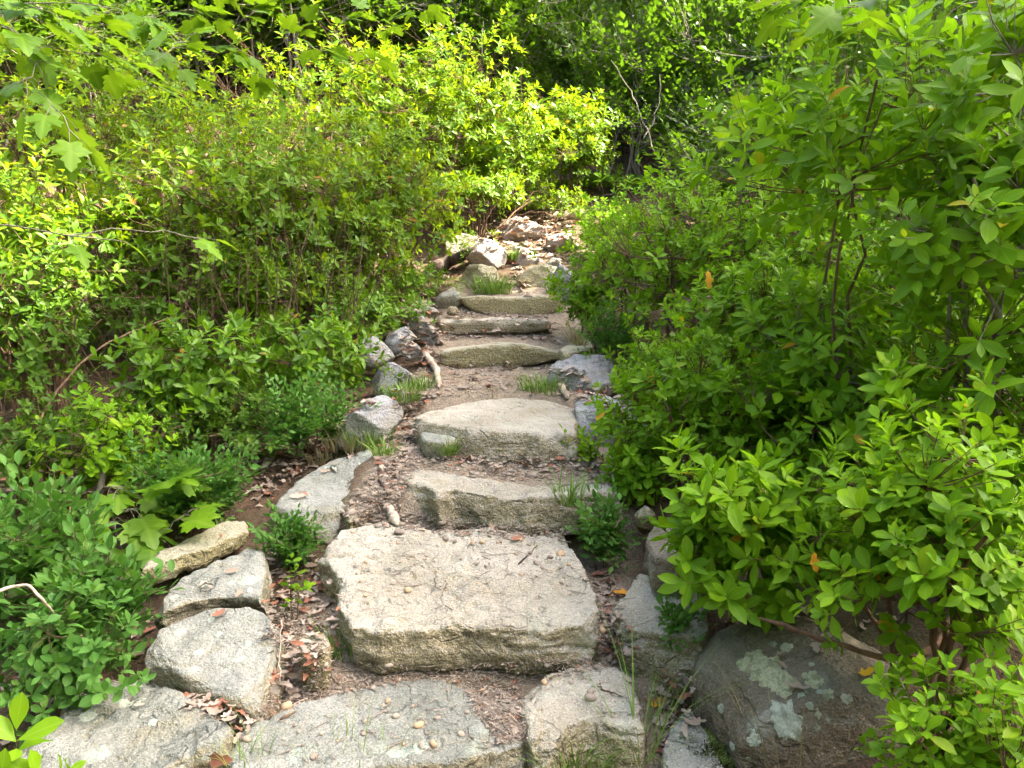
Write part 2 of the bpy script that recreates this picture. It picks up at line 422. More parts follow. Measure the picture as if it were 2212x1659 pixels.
def slab(name, label, px, z, thick, mat, slope=(0, 0), lean=(0, 0), cat='step', smooth=6, amp=1.0, seed=0, strata=1.0, vox=None, under=0.90, edge=0.012, inset=0.965, facets=0):
    """a stone whose top outline is given in picture points lying on the plane z (sloping by slope)"""
    c = np.mean(np.array(px, float), 0); d = ray(*c); ref = CAM + d * ((z - CAM[2]) / d[2])
    P = []
    for u, v in px:
        d = ray(u, v)
        t = (z - slope[0] * ref[0] - slope[1] * ref[1] - CAM[2] + slope[0] * CAM[0] + slope[1] * CAM[1]) / (d[2] - slope[0] * d[0] - slope[1] * d[1])
        P.append(CAM + d * t)
    P = densify(P, 2); m = P.mean(0)
    def ring(s, dz, l): q = m + (P - m) * s; q = q.copy(); q[:, 2] += dz; q[:, 0] += lean[0] * l; q[:, 1] += lean[1] * l; return q
    rings = [ring(inset, 0.0, 0), ring(1.0, -edge, 0), ring(1.0, -thick * 0.55, 0.55), ring(0.5 + under / 2, -thick * 0.85, 0.9), ring(under, -thick, 1)]
    V, F = rings_mesh(rings)
    y = m[1]; return raw_rock(name, V, F, mat, label, cat, vox or max(0.008, 0.0034 * y), smooth, amp, seed, strata, facets=-facets)

def chunk(name, label, px, y, dy, mat, cat='rock', facets=11, front=0.72, fy=0.45, up=0.0, smooth=5, amp=1.0, seed=0, strata=0.6, vox=None, shift=(0, 0), back=(.93, .62)):
    """a boulder whose widest outline is given in picture points at distance y; dy is its half depth"""
    P = densify([at(u, v, y) for u, v in px], 2); m = P.mean(0)
    if facets: P = m + (P - m) * 1.14
    def ring(s, dyy, dz=0.0): q = m + (P - m) * s; q = q.copy(); q[:, 1] += dyy; q[:, 2] += dz; q[:, 0] += shift[0] * dyy; return q
    rings = [ring(front * 0.72, -dy * fy * 1.15, -up), ring(front, -dy * fy, -up), ring(0.97, -dy * fy * 0.25), ring(1.0, 0), ring(back[0], dy * 0.6, -0.01), ring(back[1], dy * 1.15, -0.03)]
    V, F = rings_mesh(rings)
    return raw_rock(name, V, F, mat, label, cat, vox or max(0.0075, 0.0032 * y), smooth, amp, seed, strata, facets=facets)

# --- the steps, lowest first
slab('stone_step', 'wide grey stone forming the lowest step, cut off by the bottom of the picture',
     [(488, 1640), (500, 1590), (545, 1560), (630, 1520), (720, 1490), (830, 1472), (930, 1462), (1020, 1478), (1095, 1490), (1130, 1530), (1142, 1590), (1128, 1612), (1040, 1632), (930, 1648), (820, 1652), (700, 1690), (560, 1705), (500, 1690)],
     0.205, 0.24, 'grey', slope=(0, 0.02), seed=1, amp=0.8, lean=(0, -.01), under=0.95)
slab('stone_step', 'shorter pale stone at the right end of the lowest step, behind a tuft of grass',
     [(1112, 1488), (1165, 1452), (1260, 1432), (1345, 1440), (1383, 1462), (1392, 1530), (1388, 1580), (1330, 1572), (1270, 1552), (1225, 1565), (1195, 1600), (1150, 1600)],
     0.235, 0.30, 'pale', slope=(-.03, 0.10), seed=2, amp=1.0, lean=(0, -.08), under=1.0, facets=8)
slab('stone_step', 'largest pale granite slab with a thick olive front, scattered with pebbles, second step up',
     [(674, 1188), (712, 1158), (728, 1126), (790, 1126), (900, 1134), (1010, 1146), (1110, 1146), (1210, 1150), (1270, 1170), (1293, 1215), (1298, 1270), (1296, 1335), (1280, 1362), (1200, 1368), (1110, 1360), (1000, 1352), (905, 1358), (820, 1362), (752, 1350), (728, 1300), (742, 1262), (705, 1220)],
     0.395, 0.145, 'pale', slope=(0, 0.11), lean=(0.0, -.01), seed=3, amp=1.2, under=0.93, strata=.3, smooth=3, edge=.012, inset=.965, facets=9)
slab('stone_step', 'narrow curved pale stone edging the gravel tread, third step up with a dark hollow beneath',
     [(868, 1026), (895, 1008), (940, 1010), (1000, 1022), (1080, 1036), (1180, 1044), (1270, 1040), (1330, 1040), (1338, 1060), (1280, 1068), (1200, 1074), (1130, 1078), (1050, 1068), (985, 1056), (940, 1062), (915, 1046), (880, 1040)],
     0.55, 0.155, 'pale', slope=(0, 0.02), lean=(0.02, -.035), seed=4, amp=0.9, under=0.96)
slab('stone_step', 'small block wedged under the left end of the curved third step',
     [(850, 1070), (880, 1052), (930, 1050), (948, 1066), (945, 1082), (900, 1084), (862, 1084)], 0.475, 0.10, 'olive', cat='rock', seed=5, amp=0.6)
slab('stone_step', 'broad tan stone with a smooth rounded front, fourth step up',
     [(888, 895), (950, 878), (1000, 866), (1100, 858), (1180, 864), (1244, 880), (1250, 905), (1246, 934), (1170, 938), (1080, 934), (1000, 926), (935, 914), (900, 906)],
     0.695, 0.16, 'pale', slope=(0, 0.035), lean=(0.015, -.05), seed=6, amp=0.7, under=0.95, smooth=9, edge=0.03)
slab('stone_step', 'low rounded stone leaning on the left of the fourth step',
     [(902, 936), (930, 922), (970, 930), (990, 946), (960, 956), (915, 950)], 0.645, 0.10, 'grey', cat='rock', seed=7, amp=0.6)
chunk('stone_step', 'mossy olive arched stone, fifth step up above the patch of bare soil',
      [(950, 762), (985, 752), (1030, 746), (1075, 741), (1130, 742), (1180, 752), (1214, 760), (1214, 778), (1130, 792), (1065, 800), (1000, 800), (952, 790)],
      5.16, 0.30, 'olive', cat='step', front=0.985, fy=0.12, seed=8, amp=0.7, smooth=2, facets=0, back=(1.0, .97))
chunk('stone_step', 'thin pale layered stone, sixth step up',
      [(942, 694), (985, 689), (1060, 687), (1130, 689), (1188, 691), (1196, 710), (1130, 720), (1050, 723), (980, 724), (942, 718)],
      5.76, 0.30, 'pale', cat='step', front=0.985, fy=0.10, seed=9, amp=0.6, strata=1.5, smooth=2, facets=0, back=(1.0, .97))
chunk('stone_step', 'upright grey green slab face, seventh and highest regular step',
      [(985, 640), (1040, 637), (1110, 641), (1190, 636), (1215, 640), (1215, 668), (1180, 684), (1120, 692), (1060, 688), (1005, 664)],
      6.30, 0.14, 'olive', cat='step', front=0.97, fy=0.3, seed=10, amp=0.6, smooth=3, facets=0, back=(1.0, .96))

# --- rocks left of the steps
slab('rock', 'lumpy pale boulder in the bottom left corner',
     [(-30, 1660), (40, 1590), (120, 1545), (140, 1490), (230, 1452), (300, 1440), (365, 1462), (420, 1510), (480, 1556), (502, 1584), (478, 1612), (410, 1640), (330, 1680), (200, 1730), (60, 1740), (-40, 1710)],
     0.235, 0.26, 'grey', slope=(0.03, 0.05), cat='rock', seed=11, amp=1.5, smooth=12, edge=0.035)
slab('rock', 'flat topped grey green boulder with round lichen spots beside the lower steps',
     [(304, 1392), (330, 1345), (420, 1312), (540, 1300), (600, 1330), (612, 1352), (606, 1398), (578, 1460), (548, 1520), (500, 1508), (430, 1478), (360, 1436), (306, 1412)],
     0.315, 0.16, 'grey', slope=(-.06, 0.30), lean=(0.02, 0.0), cat='rock', seed=12, amp=0.7, strata=0.5, facets=8)
slab('rock', 'grey slab with an undercut front edge resting above the lichen spotted boulder',
     [(318, 1318), (345, 1275), (440, 1218), (540, 1178), (566, 1190), (574, 1240), (578, 1298), (530, 1288), (470, 1286), (400, 1300), (345, 1325)],
     0.385, 0.10, 'grey', slope=(-.03, 0.10), lean=(0.0, 0.04), cat='rock', seed=13, amp=0.9, facets=8)
slab('rock', 'thin olive stone slanting up under the dark maple leaves at left',
     [(300, 1228), (345, 1188), (410, 1158), (480, 1126), (532, 1120), (538, 1142), (480, 1168), (440, 1186), (395, 1198), (340, 1222)],
     0.41, 0.07, 'olive', slope=(0.08, 0.05), cat='rock', seed=14, amp=0.7)
slab('rock', 'long flat ramp like stone left of the curved third step',
     [(585, 1092), (632, 1036), (712, 994), (802, 964), (822, 982), (800, 1030), (745, 1086), (714, 1118), (645, 1116)],
     0.50, 0.13, 'grey', slope=(0.06, 0.13), cat='rock', seed=15, amp=0.8, strata=1.8, facets=8)
slab('rock', 'small brown tilted stone against the ramp like stone',
     [(742, 1108), (768, 1068), (815, 1058), (820, 1080), (790, 1102), (755, 1124)], 0.47, 0.08, 'olive', slope=(0, .1), cat='rock', seed=16, amp=0.6)
slab('rock', 'small square stone at the left foot of the largest slab',
     [(640, 1400), (655, 1374), (706, 1370), (716, 1392), (704, 1412), (660, 1416)], 0.30, 0.12, 'olive', cat='rock', seed=17, amp=0.5)
chunk('rock', 'smooth blue grey boulder behind yellow grass, left of the fourth step',
      [(738, 960), (752, 905), (785, 862), (822, 853), (858, 876), (862, 900), (842, 930), (835, 965), (790, 985)], 3.72, 0.17, 'blue', seed=18, amp=0.8, smooth=8)
chunk('rock', 'pale faceted rock beside the pale stick, left of the soil patch',
      [(797, 832), (815, 805), (852, 778), (880, 780), (900, 812), (900, 835), (860, 852), (815, 858)], 4.45, 0.18, 'blue', seed=19, amp=1.0, smooth=2)
chunk('rock', 'dark blue rock with a pointed top beside the glossy leaves',
      [(762, 800), (770, 750), (800, 722), (826, 724), (850, 752), (850, 772), (815, 795)], 4.80, 0.17, 'blue', seed=20, amp=1.0, smooth=3)
chunk('rock', 'small grey stone between the blue rock and the steps',
      [(868, 776), (878, 748), (900, 742), (914, 756), (908, 780)], 5.0, 0.08, 'blue', seed=21, amp=0.7)
chunk('rock', 'slanting grey blade of rock left of the fifth step',
      [(865, 730), (872, 690), (895, 672), (918, 690), (946, 732), (940, 748), (905, 740)], 5.5, 0.15, 'blue', seed=22, amp=0.9, smooth=3)
chunk('rock', 'low grey stone half buried in leaves left of the sixth step',
      [(862, 672), (880, 648), (910, 645), (935, 664), (935, 685), (890, 690)], 5.95, 0.12, 'grey', seed=23, amp=0.7)
chunk('rock', 'teal grey rock touching the left end of the highest step',
      [(936, 655), (948, 628), (975, 614), (996, 618), (1002, 640), (990, 665), (960, 672)], 6.35, 0.13, 'grey', seed=24, amp=0.8, smooth=3)
chunk('rock', 'tiny white stone at the foot of the highest step',
      [(960, 674), (965, 662), (985, 660), (994, 672), (980, 682)], 6.15, 0.05, 'pale', seed=25, amp=0.4)
chunk('rock', 'angular blue grey rock between the pointed rock and the slanting blade',
      [(828, 758), (842, 716), (872, 704), (892, 728), (880, 758), (850, 772)], 5.15, 0.15, 'blue', seed=50, amp=0.8, smooth=2, facets=9)
chunk('rock', 'angular blue grey rock between the pale faceted rock and the smooth boulder',
      [(806, 892), (818, 856), (850, 842), (880, 852), (884, 882), (845, 902)], 4.1, 0.14, 'blue', seed=51, amp=0.8, smooth=2, facets=9)
chunk('rock', 'low angular grey rock left of the seventh step among dead leaves',
      [(884, 700), (900, 664), (930, 656), (950, 678), (940, 702), (910, 710)], 5.75, 0.13, 'blue', seed=52, amp=0.8, smooth=2, facets=9)
# --- boulders above the steps
chunk('rock', 'blocky olive boulder standing behind the grass above the highest step',
      [(982, 640), (990, 600), (1006, 566), (1040, 565), (1075, 572), (1092, 602), (1098, 632), (1060, 650), (1010, 655)], 6.85, 0.20, 'olive', seed=26, amp=0.9, smooth=3)
chunk('rock', 'square olive boulder right of the leafy gap above the highest step',
      [(1112, 636), (1124, 600), (1148, 576), (1190, 570), (1216, 580), (1220, 640), (1160, 648)], 6.85, 0.20, 'olive', seed=27, amp=0.8, smooth=3)
chunk('rock', 'bluish block half hidden by the bush at the top right of the steps',
      [(1188, 660), (1190, 585), (1215, 572), (1250, 585), (1255, 650), (1225, 690), (1190, 690)], 6.50, 0.16, 'blue', seed=28, amp=0.7)
chunk('rock', 'rounded purple grey boulder overhanging the blocky one',
      [(1008, 555), (1015, 528), (1040, 513), (1072, 517), (1090, 540), (1090, 566), (1066, 584), (1030, 572)], 7.25, 0.22, 'pink', seed=29, amp=0.9, smooth=6)
chunk('rock', 'grey boulder with small plants on it at the upper left of the steps',
      [(958, 540), (968, 512), (995, 500), (1028, 508), (1036, 535), (1020, 560), (975, 560)], 7.55, 0.22, 'grey', seed=30, amp=0.8)
chunk('rock', 'pinkish sloping stone in the gap between the upper boulders',
      [(1080, 585), (1092, 545), (1120, 532), (1165, 545), (1185, 575), (1160, 590), (1120, 600)], 7.45, 0.22, 'pink', seed=31, amp=0.8)
chunk('rock', 'sunlit tan boulder under the red brown stems at the top of the steps',
      [(1074, 512), (1085, 490), (1112, 472), (1150, 468), (1176, 492), (1184, 518), (1140, 536), (1095, 532)], 8.3, 0.26, 'pink', seed=32, amp=1.0, smooth=3)
chunk('rock', 'small mossy stone in front of the sunlit boulder',
      [(1112, 538), (1122, 522), (1150, 522), (1162, 535), (1140, 546)], 8.0, 0.08, 'olive', seed=33, amp=0.6)
chunk('rock', 'pale flat fronted block at the sunny turn of the path',
      [(1172, 540), (1176, 512), (1210, 507), (1246, 507), (1250, 540), (1200, 550)], 7.9, 0.24, 'pink', seed=34, amp=0.6, smooth=2)
chunk('rock', 'dark little stone under the bush below the sunny turn',
      [(1166, 580), (1172, 562), (1195, 556), (1222, 562), (1225, 585), (1190, 590)], 7.3, 0.1, 'grey', seed=35, amp=0.6)
chunk('rock', 'distant pale stone peeping over the bush at the bend',
      [(1285, 432), (1300, 420), (1325, 416), (1345, 430), (1335, 445), (1300, 446)], 10.0, 0.2, 'pink', seed=36, amp=0.8)
# --- rocks right of the steps
chunk('rock', 'blue grey wedge shaped rock right of the soil patch',
      [(1182, 842), (1200, 795), (1250, 772), (1300, 760), (1338, 772), (1345, 830), (1300, 862), (1225, 868)], 4.45, 0.25, 'blue', seed=40, amp=0.9, smooth=3)
chunk('rock', 'dark blue round boulder at the right end of the fourth step',
      [(1232, 950), (1238, 895), (1268, 868), (1320, 858), (1372, 878), (1395, 930), (1380, 985), (1300, 1000)], 3.68, 0.24, 'blue', seed=41, amp=0.9, smooth=6)
slab('rock', 'flat brownish stone right of the fifth step',
     [(1206, 752), (1240, 734), (1285, 730), (1300, 745), (1262, 756), (1218, 764)], 0.90, 0.09, 'olive', cat='rock', seed=42, amp=0.6)
slab('rock', 'olive stone with a pale top beside the right edge of the largest slab',
     [(1320, 1330), (1335, 1285), (1380, 1240), (1450, 1236), (1510, 1280), (1530, 1350), (1515, 1378), (1440, 1372), (1380, 1360), (1345, 1362)],
     0.36, 0.22, 'pale', slope=(0.06, 0.14), lean=(0.04, -.05), cat='rock', seed=43, amp=1.0)
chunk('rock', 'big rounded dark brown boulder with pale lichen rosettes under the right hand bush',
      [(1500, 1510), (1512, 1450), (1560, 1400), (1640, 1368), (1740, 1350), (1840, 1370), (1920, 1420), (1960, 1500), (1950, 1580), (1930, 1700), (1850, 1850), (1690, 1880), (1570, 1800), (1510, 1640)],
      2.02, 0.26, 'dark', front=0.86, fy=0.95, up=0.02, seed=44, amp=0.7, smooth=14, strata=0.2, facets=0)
slab('rock', 'small pale stone with a mossy edge left of the lichen boulder',
     [(1428, 1610), (1450, 1560), (1490, 1530), (1515, 1560), (1560, 1630), (1590, 1680), (1480, 1700), (1435, 1670)], 0.20, 0.16, 'grey', cat='rock', slope=(0, .1), seed=45, amp=0.7)
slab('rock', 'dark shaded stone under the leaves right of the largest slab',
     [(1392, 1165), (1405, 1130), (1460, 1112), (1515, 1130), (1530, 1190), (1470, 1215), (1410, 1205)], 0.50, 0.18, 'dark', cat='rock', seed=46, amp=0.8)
chunk('rock', 'small round brown stone in the leaves at the right end of the third step',
      [(1378, 1150), (1372, 1112), (1395, 1092), (1418, 1105), (1415, 1145), (1398, 1160)], 2.85, 0.06, 'olive', seed=47, amp=0.5, smooth=7)
chunk('rock', 'pale stone showing through the right hand bush',
      [(1420, 592), (1450, 574), (1520, 576), (1548, 592), (1500, 612), (1440, 612)], 5.6, 0.15, 'grey', seed=48, amp=0.7)

# displacement of the remeshed bodies
bpy.context.view_layer.update()
dg = bpy.context.evaluated_depsgraph_get()
ROCKS = []
for o, mat, amp, seed, strata, size, facets in RAW:
    me = bpy.data.meshes.new_from_object(o.evaluated_get(dg)); me.name = o.name
    n = len(me.vertices); co = np.empty(n * 3); nr = np.empty(n * 3)
    me.vertices.foreach_get('co', co); me.vertices.foreach_get('normal', nr)
    co = co.reshape(-1, 3); nr = nr.reshape(-1, 3)
    if facets:      # broken planes
        rf = np.random.default_rng(seed * 7 + 3); ctr = co.mean(0)
        for _ in range(abs(facets)):
            pn = norm(rf.normal(size=3) * np.array([1, 1, .9]) + np.array([0, -.25, .25]))
            if facets < 0: pn = norm(pn * np.array([1, 1, 0]) + np.array([0, 0, rf.uniform(.1, .9)]))
            h = (co - ctr) @ pn; lim = h.max() * (rf.uniform(.62, .86) if facets > 0 else rf.uniform(.88, .97))
            co = co - pn * (np.maximum(h - lim, 0) * .93)[:, None]
    q = co + seed * 3.7
    d = 0.022 * fbm(q * 5.0, 3, seed) * min(1.0, size / 0.5)
    d = d + 0.011 * (fbm(q * 16, 3, seed + 50))
    d = d + 0.004 * fbm(q * 48, 2, seed + 70)
    rid = 1 - np.abs(fbm(q * np.array([4, 4, 9.0]), 3, seed + 90)); d = d - 0.010 * np.clip(rid - 0.95, 0, 1) / 0.05 * min(1, size / 0.4) / max(1, amp)
    lay = q[:, 2] * 1.0 + 0.25 * q[:, 1] * 0.4 + 0.10 * q[:, 0] + 0.03 * fbm(q * 3, 2, seed + 33)
    side = 1 - np.abs(nr[:, 2])
    ph = lay * 60 + 5 * fbm(q * 3, 2, seed + 12); led = np.clip(np.sin(ph) * 3, -1, 1)
    d = d + strata * side * 0.0045 * led * smoothstep(fbm(q * np.array([3, 3, 7.0]), 2, seed + 77), -.15, .35)
    co = co + nr * (d * amp)[:, None]
    me.vertices.foreach_set('co', co.ravel()); me.update()
    me.materials.clear(); me.materials.append(ROCK[mat])
    old = o.data; o.modifiers.clear(); o.data = me; bpy.data.meshes.remove(old)
    ROCKS.append(o)
for o in ROCKS: o.data.name = 'rock_mesh'

# one tree of all solid surfaces, to set loose things down on
_bv, _bf, _off = [], [], 0
for o in ROCKS + [ground]:
    me = o.data; n = len(me.vertices); co = np.empty(n * 3); me.vertices.foreach_get('co', co)
    co = co.reshape(-1, 3) + np.array(o.location); _bv.append(co)
    lv = np.empty(len(me.loops), np.int32); me.loops.foreach_get('vertex_index', lv)
    ls = np.empty(len(me.polygons), np.int32); me.polygons.foreach_get('loop_start', ls)
    if o is ground:
        f = lv.reshape(-1, 4); c = co[f].mean(1); f = f[(np.abs(c[:, 0]) < 5) & (c[:, 1] > 0.3) & (c[:, 1] < 13)]
    else:
        le = np.append(ls[1:], len(lv)); ok = (le - ls) == 4
        f = lv[ls[ok][:, None] + np.arange(4)]
    _bf.append(f + _off); _off += n
_bv = np.concatenate(_bv); _bf = np.concatenate(_bf)
BVH = BVHTree.FromPolygons(_bv.tolist(), _bf.tolist())
def drop(x, y, z0=6.0):
    h = BVH.ray_cast(Vector((x, y, z0)), Vector((0, 0, -1)))
    if h[0] is None: return Vector((x, y, gz(x, y))), Vector((0, 0, 1))
    return h[0], h[1]
def hit_px(u, v):
    h = BVH.ray_cast(Vector(CAM), Vector(ray(u, v)).normalized())
    return h[0], h[1]

# ------------------------------------------------------------------ leaf shapes (x along the leaf, y across, z = upper side)
def leaf_shape(width, curve, fold, st=3, tipp=0.55, twist=0.0, base=0.0):
    """st stations along the blade; tipp > .5 puts the widest place towards the tip"""
    xs = [(i + 1) / (st + 1) for i in range(st)]
    V = [(0, 0, 0)]; UV = [(0, 0)]
    for x in xs:
        t = x ** (math.log(0.5) / math.log(tipp)); w_ = width * 0.5 * (math.sin(math.pi * t) ** 0.85)
        z = -curve * x * x; tw = twist * (x - .3)
        for s_ in (-1, 0, 1):
            V.append((x, s_ * w_, z + abs(s_) * w_ * fold + s_ * w_ * tw)); UV.append((s_, x))
    V.append((1, 0, -curve)); UV.append((0, 1)); n = len(V) - 1
    F = [(0, 2, 1), (0, 3, 2)]
    for k in range(st - 1):
        a = 1 + 3 * k; b = a + 3
        F += [(a, a + 1, b + 1), (a, b + 1, b), (a + 1, a + 2, b + 2), (a + 1, b + 2, b + 1)]
    a = 1 + 3 * (st - 1); F += [(a, a + 1, n), (a + 1, a + 2, n)]
    return np.array(V, float), np.array(F), np.array(UV, float)

def maple_shape(seed):
    r = random.Random(seed)
    half = [(0.0, 0.0), (-0.10, 0.16), (-0.02, 0.34), (0.10, 0.30), (0.18, 0.44), (0.30, 0.58), (0.36, 0.44), (0.50, 0.50), (0.46, 0.36), (0.50, 0.20), (0.64, 0.28), (0.70, 0.17), (0.84, 0.15), (1.0, 0.0)]
    droop = r.uniform(.05, .3); cup = r.uniform(-.12, .2)
    pts = []
    for x, y in half: pts.append((x + r.uniform(-.015, .015), y * r.uniform(.94, 1.06)))
    other = [(x, -y) for x, y in pts[1:-1]][::-1]
    ring = pts + other
    V = [(0.33, 0, 0.02)]; UV = [(0, .33)]
    for x, y in ring:
        rr = x * x
        V.append((x, y, -droop * rr + cup * y * y - 0.06 * abs(y) * (abs(y) > .4))); UV.append((y * 1.3 + .02, x))
    n = len(ring); F = [(0, 1 + (i + 1) % n, 1 + i) for i in range(n)]
    # side lobes are long: the fan about a point on the midrib is good enough
    F = [(a, c, b) for a, b, c in F]
    return np.array(V, float), np.array(F), np.array(UV, float)

def oak_dead_shape(seed):
    r = random.Random(seed); ring = []
    for i in range(7):
        x = i / 6; wv = 0.22 * math.sin(math.pi * min(1, x * .95 + .04)) * (1.25 if i % 2 else 0.62); ring.append((x, wv))
    ring = ring + [(x, -y) for x, y in ring[1:-1]][::-1]
    c1, c2 = r.uniform(-.9, .9), r.uniform(.2, 1.4)
    V = [(.5, 0, 0)] + [(x, y * (1 - .25 * c2 * abs(y)), c2 * y * y * 1.6 + c1 * (x - .5) ** 2) for x, y in ring]
    n = len(ring); F = [(0, 1 + i, 1 + (i + 1) % n) for i in range(n)]
    UV = [(v[1], v[0]) for v in V]
    return np.array(V, float), np.array(F), np.array(UV, float)

SH = {}
for k_, (w_, tp, cv) in {'laurel': (.42, .56, .16), 'lime': (.50, .60, .12), 'blue': (.50, .52, .10), 'rhodo': (.30, .55, .26), 'forest': (.55, .5, .15)}.items():
    SH[k_] = {'near': [leaf_shape(w_ * f, cv * c, fo, 4, tp, tw) for f, c, fo, tw in ((1, 1, .25, .2), (.9, 1.8, .40, -.3), (1.08, .3, .12, .1), (.95, -.3, .3, -.2))],
              'mid': [leaf_shape(w_ * f, cv * c, fo, 2, tp, tw) for f, c, fo, tw in ((1, 1, .3, 0), (.9, 1.7, .4, .2), (1.08, .4, .15, -.2))],
              'far': [leaf_shape(w_ * f, cv * c, fo, 1, tp) for f, c, fo in ((1, .5, .25), (1.1, 1.0, .35))]}
SH['maple'] = {'near': [maple_shape(i) for i in range(6)]}
SH['maple']['mid'] = SH['maple']['near']; SH['maple']['far'] = [leaf_shape(.9, .2, .1, 1, .5), leaf_shape(.8, .3, .2, 1, .5)]
SH['dead'] = [oak_dead_shape(i) for i in range(6)]
SHARED = {}

def shape_mesh(kind, lod, i, matkey):
    key = (kind, lod, i, matkey)
    if key not in SHARED:
        V, F, UV = SH[kind][lod][i]; SHARED[key] = mesh_np('leaf', V, [F], LEAF[matkey], UV)
    return SHARED[key]

def frame(d, n):
    d = norm(d); s = norm(np.cross(n, d)); n = np.cross(d, s)
    return d, s, n

def merge_leaves(shapes, pos, D, N, L, pick):
    Vs, Fs, Us, off = [], [], [], 0
    D, S, N = frame(D, N)
    for i, (V, F, UV) in enumerate(shapes):
        m = pick == i
        if not m.any(): continue
        W = pos[m][:, None] + L[m][:, None, None] * (V[None, :, 0, None] * D[m][:, None] + V[None, :, 1, None] * S[m][:, None] + V[None, :, 2, None] * N[m][:, None])
        k = m.sum(); Vs.append(W.reshape(-1, 3)); Us.append(np.tile(UV, (k, 1)))
        Fs.append((F[None] + (np.arange(k) * len(V))[:, None, None] + off).reshape(-1, 3)); off += k * len(V)
    return np.concatenate(Vs), np.concatenate(Fs), np.concatenate(Us)

def put_leaves(root, base, kind, lod, matkey, pos, D, N, L, nobj, rng, lod_obj=None, name='leaf', gap=None, owner=None):
    """the nobj leaves that show largest become parts of their own, the rest one part of kind stuff"""
    if gap is not None:
        keep = ~gap(pos); pos, D, N, L = pos[keep], D[keep], N[keep], L[keep]
    u, v, f = project(pos)
    inside = (u > -40) & (u < 2250) & (v > -40) & (v < 1700) & (f > 0.2)
    score = np.where(inside, L / np.maximum(f, .2), 0) + rng.uniform(0, 1e-4, len(L))
    # leaves of the near side hide those behind them
    dist = np.linalg.norm(pos - CAM, axis=1); score = score * np.where(dist < np.quantile(dist, .45), 1.6, 1.0)
    order = np.argsort(-score); sel = order[:nobj]; sel = sel[inside[sel]]
    rest = np.ones(len(L), bool); rest[sel] = False
    lo = lod_obj or lod; shp = SH[kind][lo]
    Dn, S, Nn = frame(D, N)
    for i in sel:
        k = int(rng.integers(len(shp)))
        o = bpy.data.objects.new(name, shape_mesh(kind, lo, k, matkey)); col.objects.link(o); o.parent = root if owner is None else owner[int(i)]
        M = np.eye(4); M[:3, 0] = Dn[i] * L[i]; M[:3, 1] = S[i] * L[i]; M[:3, 2] = Nn[i] * L[i]; M[:3, 3] = pos[i] - base
        o.matrix_basis = Matrix(M.tolist())
    if rest.any():
        shp = SH[kind][lod]; pick = rng.integers(len(shp), size=len(L)); pick = np.where(rest, pick, -1)
        V, F, U = merge_leaves(shp, pos - base, D, N, L, pick)
        o = link('foliage', mesh_np('foliage', V, [F], LEAF[matkey], U), root); o['kind'] = 'stuff'

def whorls(tip, axis, k, length, rng, spread=(35, 85), stretch=0.55):
    n = len(tip); kk = k
    az = (np.arange(kk) * 2.39996)[None] + rng.uniform(0, 6.28, (n, 1)) + rng.uniform(-.35, .35, (n, kk))
    fr = (np.arange(kk) / max(1, kk - 1))[None] + rng.uniform(-.1, .1, (n, kk))     # 0 top .. 1 bottom
    th = np.radians(spread[0] + (spread[1] - spread[0]) * np.clip(fr, 0, 1) + rng.uniform(-14, 14, (n, kk)))
    ref = np.where(np.abs(axis[:, 2:3]) > .9, np.array([1., 0, 0]), np.array([0, 0, 1.]))
    A = norm(np.cross(axis, ref)); B = np.cross(axis, A)
    per = np.cos(az)[..., None] * A[:, None] + np.sin(az)[..., None] * B[:, None]
    D = np.cos(th)[..., None] * axis[:, None] + np.sin(th)[..., None] * per
    N = axis[:, None] - D * (D * axis[:, None]).sum(-1, keepdims=True); N = norm(N) + rng.normal(0, .22, D.shape) + np.array([0, 0, .25])
    Lh = length * rng.uniform(.62, 1.12, (n, kk)) * (0.72 + 0.35 * np.clip(fr, 0, 1))
    Lh = Lh * rng.uniform(.62, 1.18, (n, 1))
    pos = tip[:, None] - axis[:, None] * (np.clip(fr, 0, 1) * length * stretch)[..., None]
    keep = rng.uniform(size=(n, kk)) < .93
    return pos[keep], D[keep], N[keep], Lh[keep], np.repeat(np.arange(n), kk).reshape(n, kk)[keep]

def sprays(tip, axis, k, length, rng, reach=4.0):
    """alternate leaves along an arching twig (blueberry)"""
    n = len(tip); t = (np.arange(k) / (k - 1))[None]
    side = norm(np.cross(axis, np.array([0, 0, 1.])) + rng.normal(0, .3, axis.shape))
    nn = norm(np.cross(side, axis)); nn = nn * np.where(nn[:, 2:3] < 0, -1, 1)
    sg = np.where(np.arange(k) % 2, 1., -1.)[None, :, None]
    pos = tip[:, None] - axis[:, None] * ((1 - t) * length * reach)[..., None]
    D = norm(axis[:, None] * rng.uniform(.25, .8, (n, k, 1)) + sg * side[:, None] * rng.uniform(.6, 1.1, (n, k, 1)) + nn[:, None] * rng.uniform(-.1, .5, (n, k, 1)))
    D[:, -1] = axis
    N = norm(nn[:, None] + rng.normal(0, .35, D.shape) + np.array([0, 0, .4]))
    Lh = length * rng.uniform(.65, 1.15, (n, k))
    return pos.reshape(-1, 3), D.reshape(-1, 3), N.reshape(-1, 3), Lh.ravel(), np.repeat(np.arange(n), k)

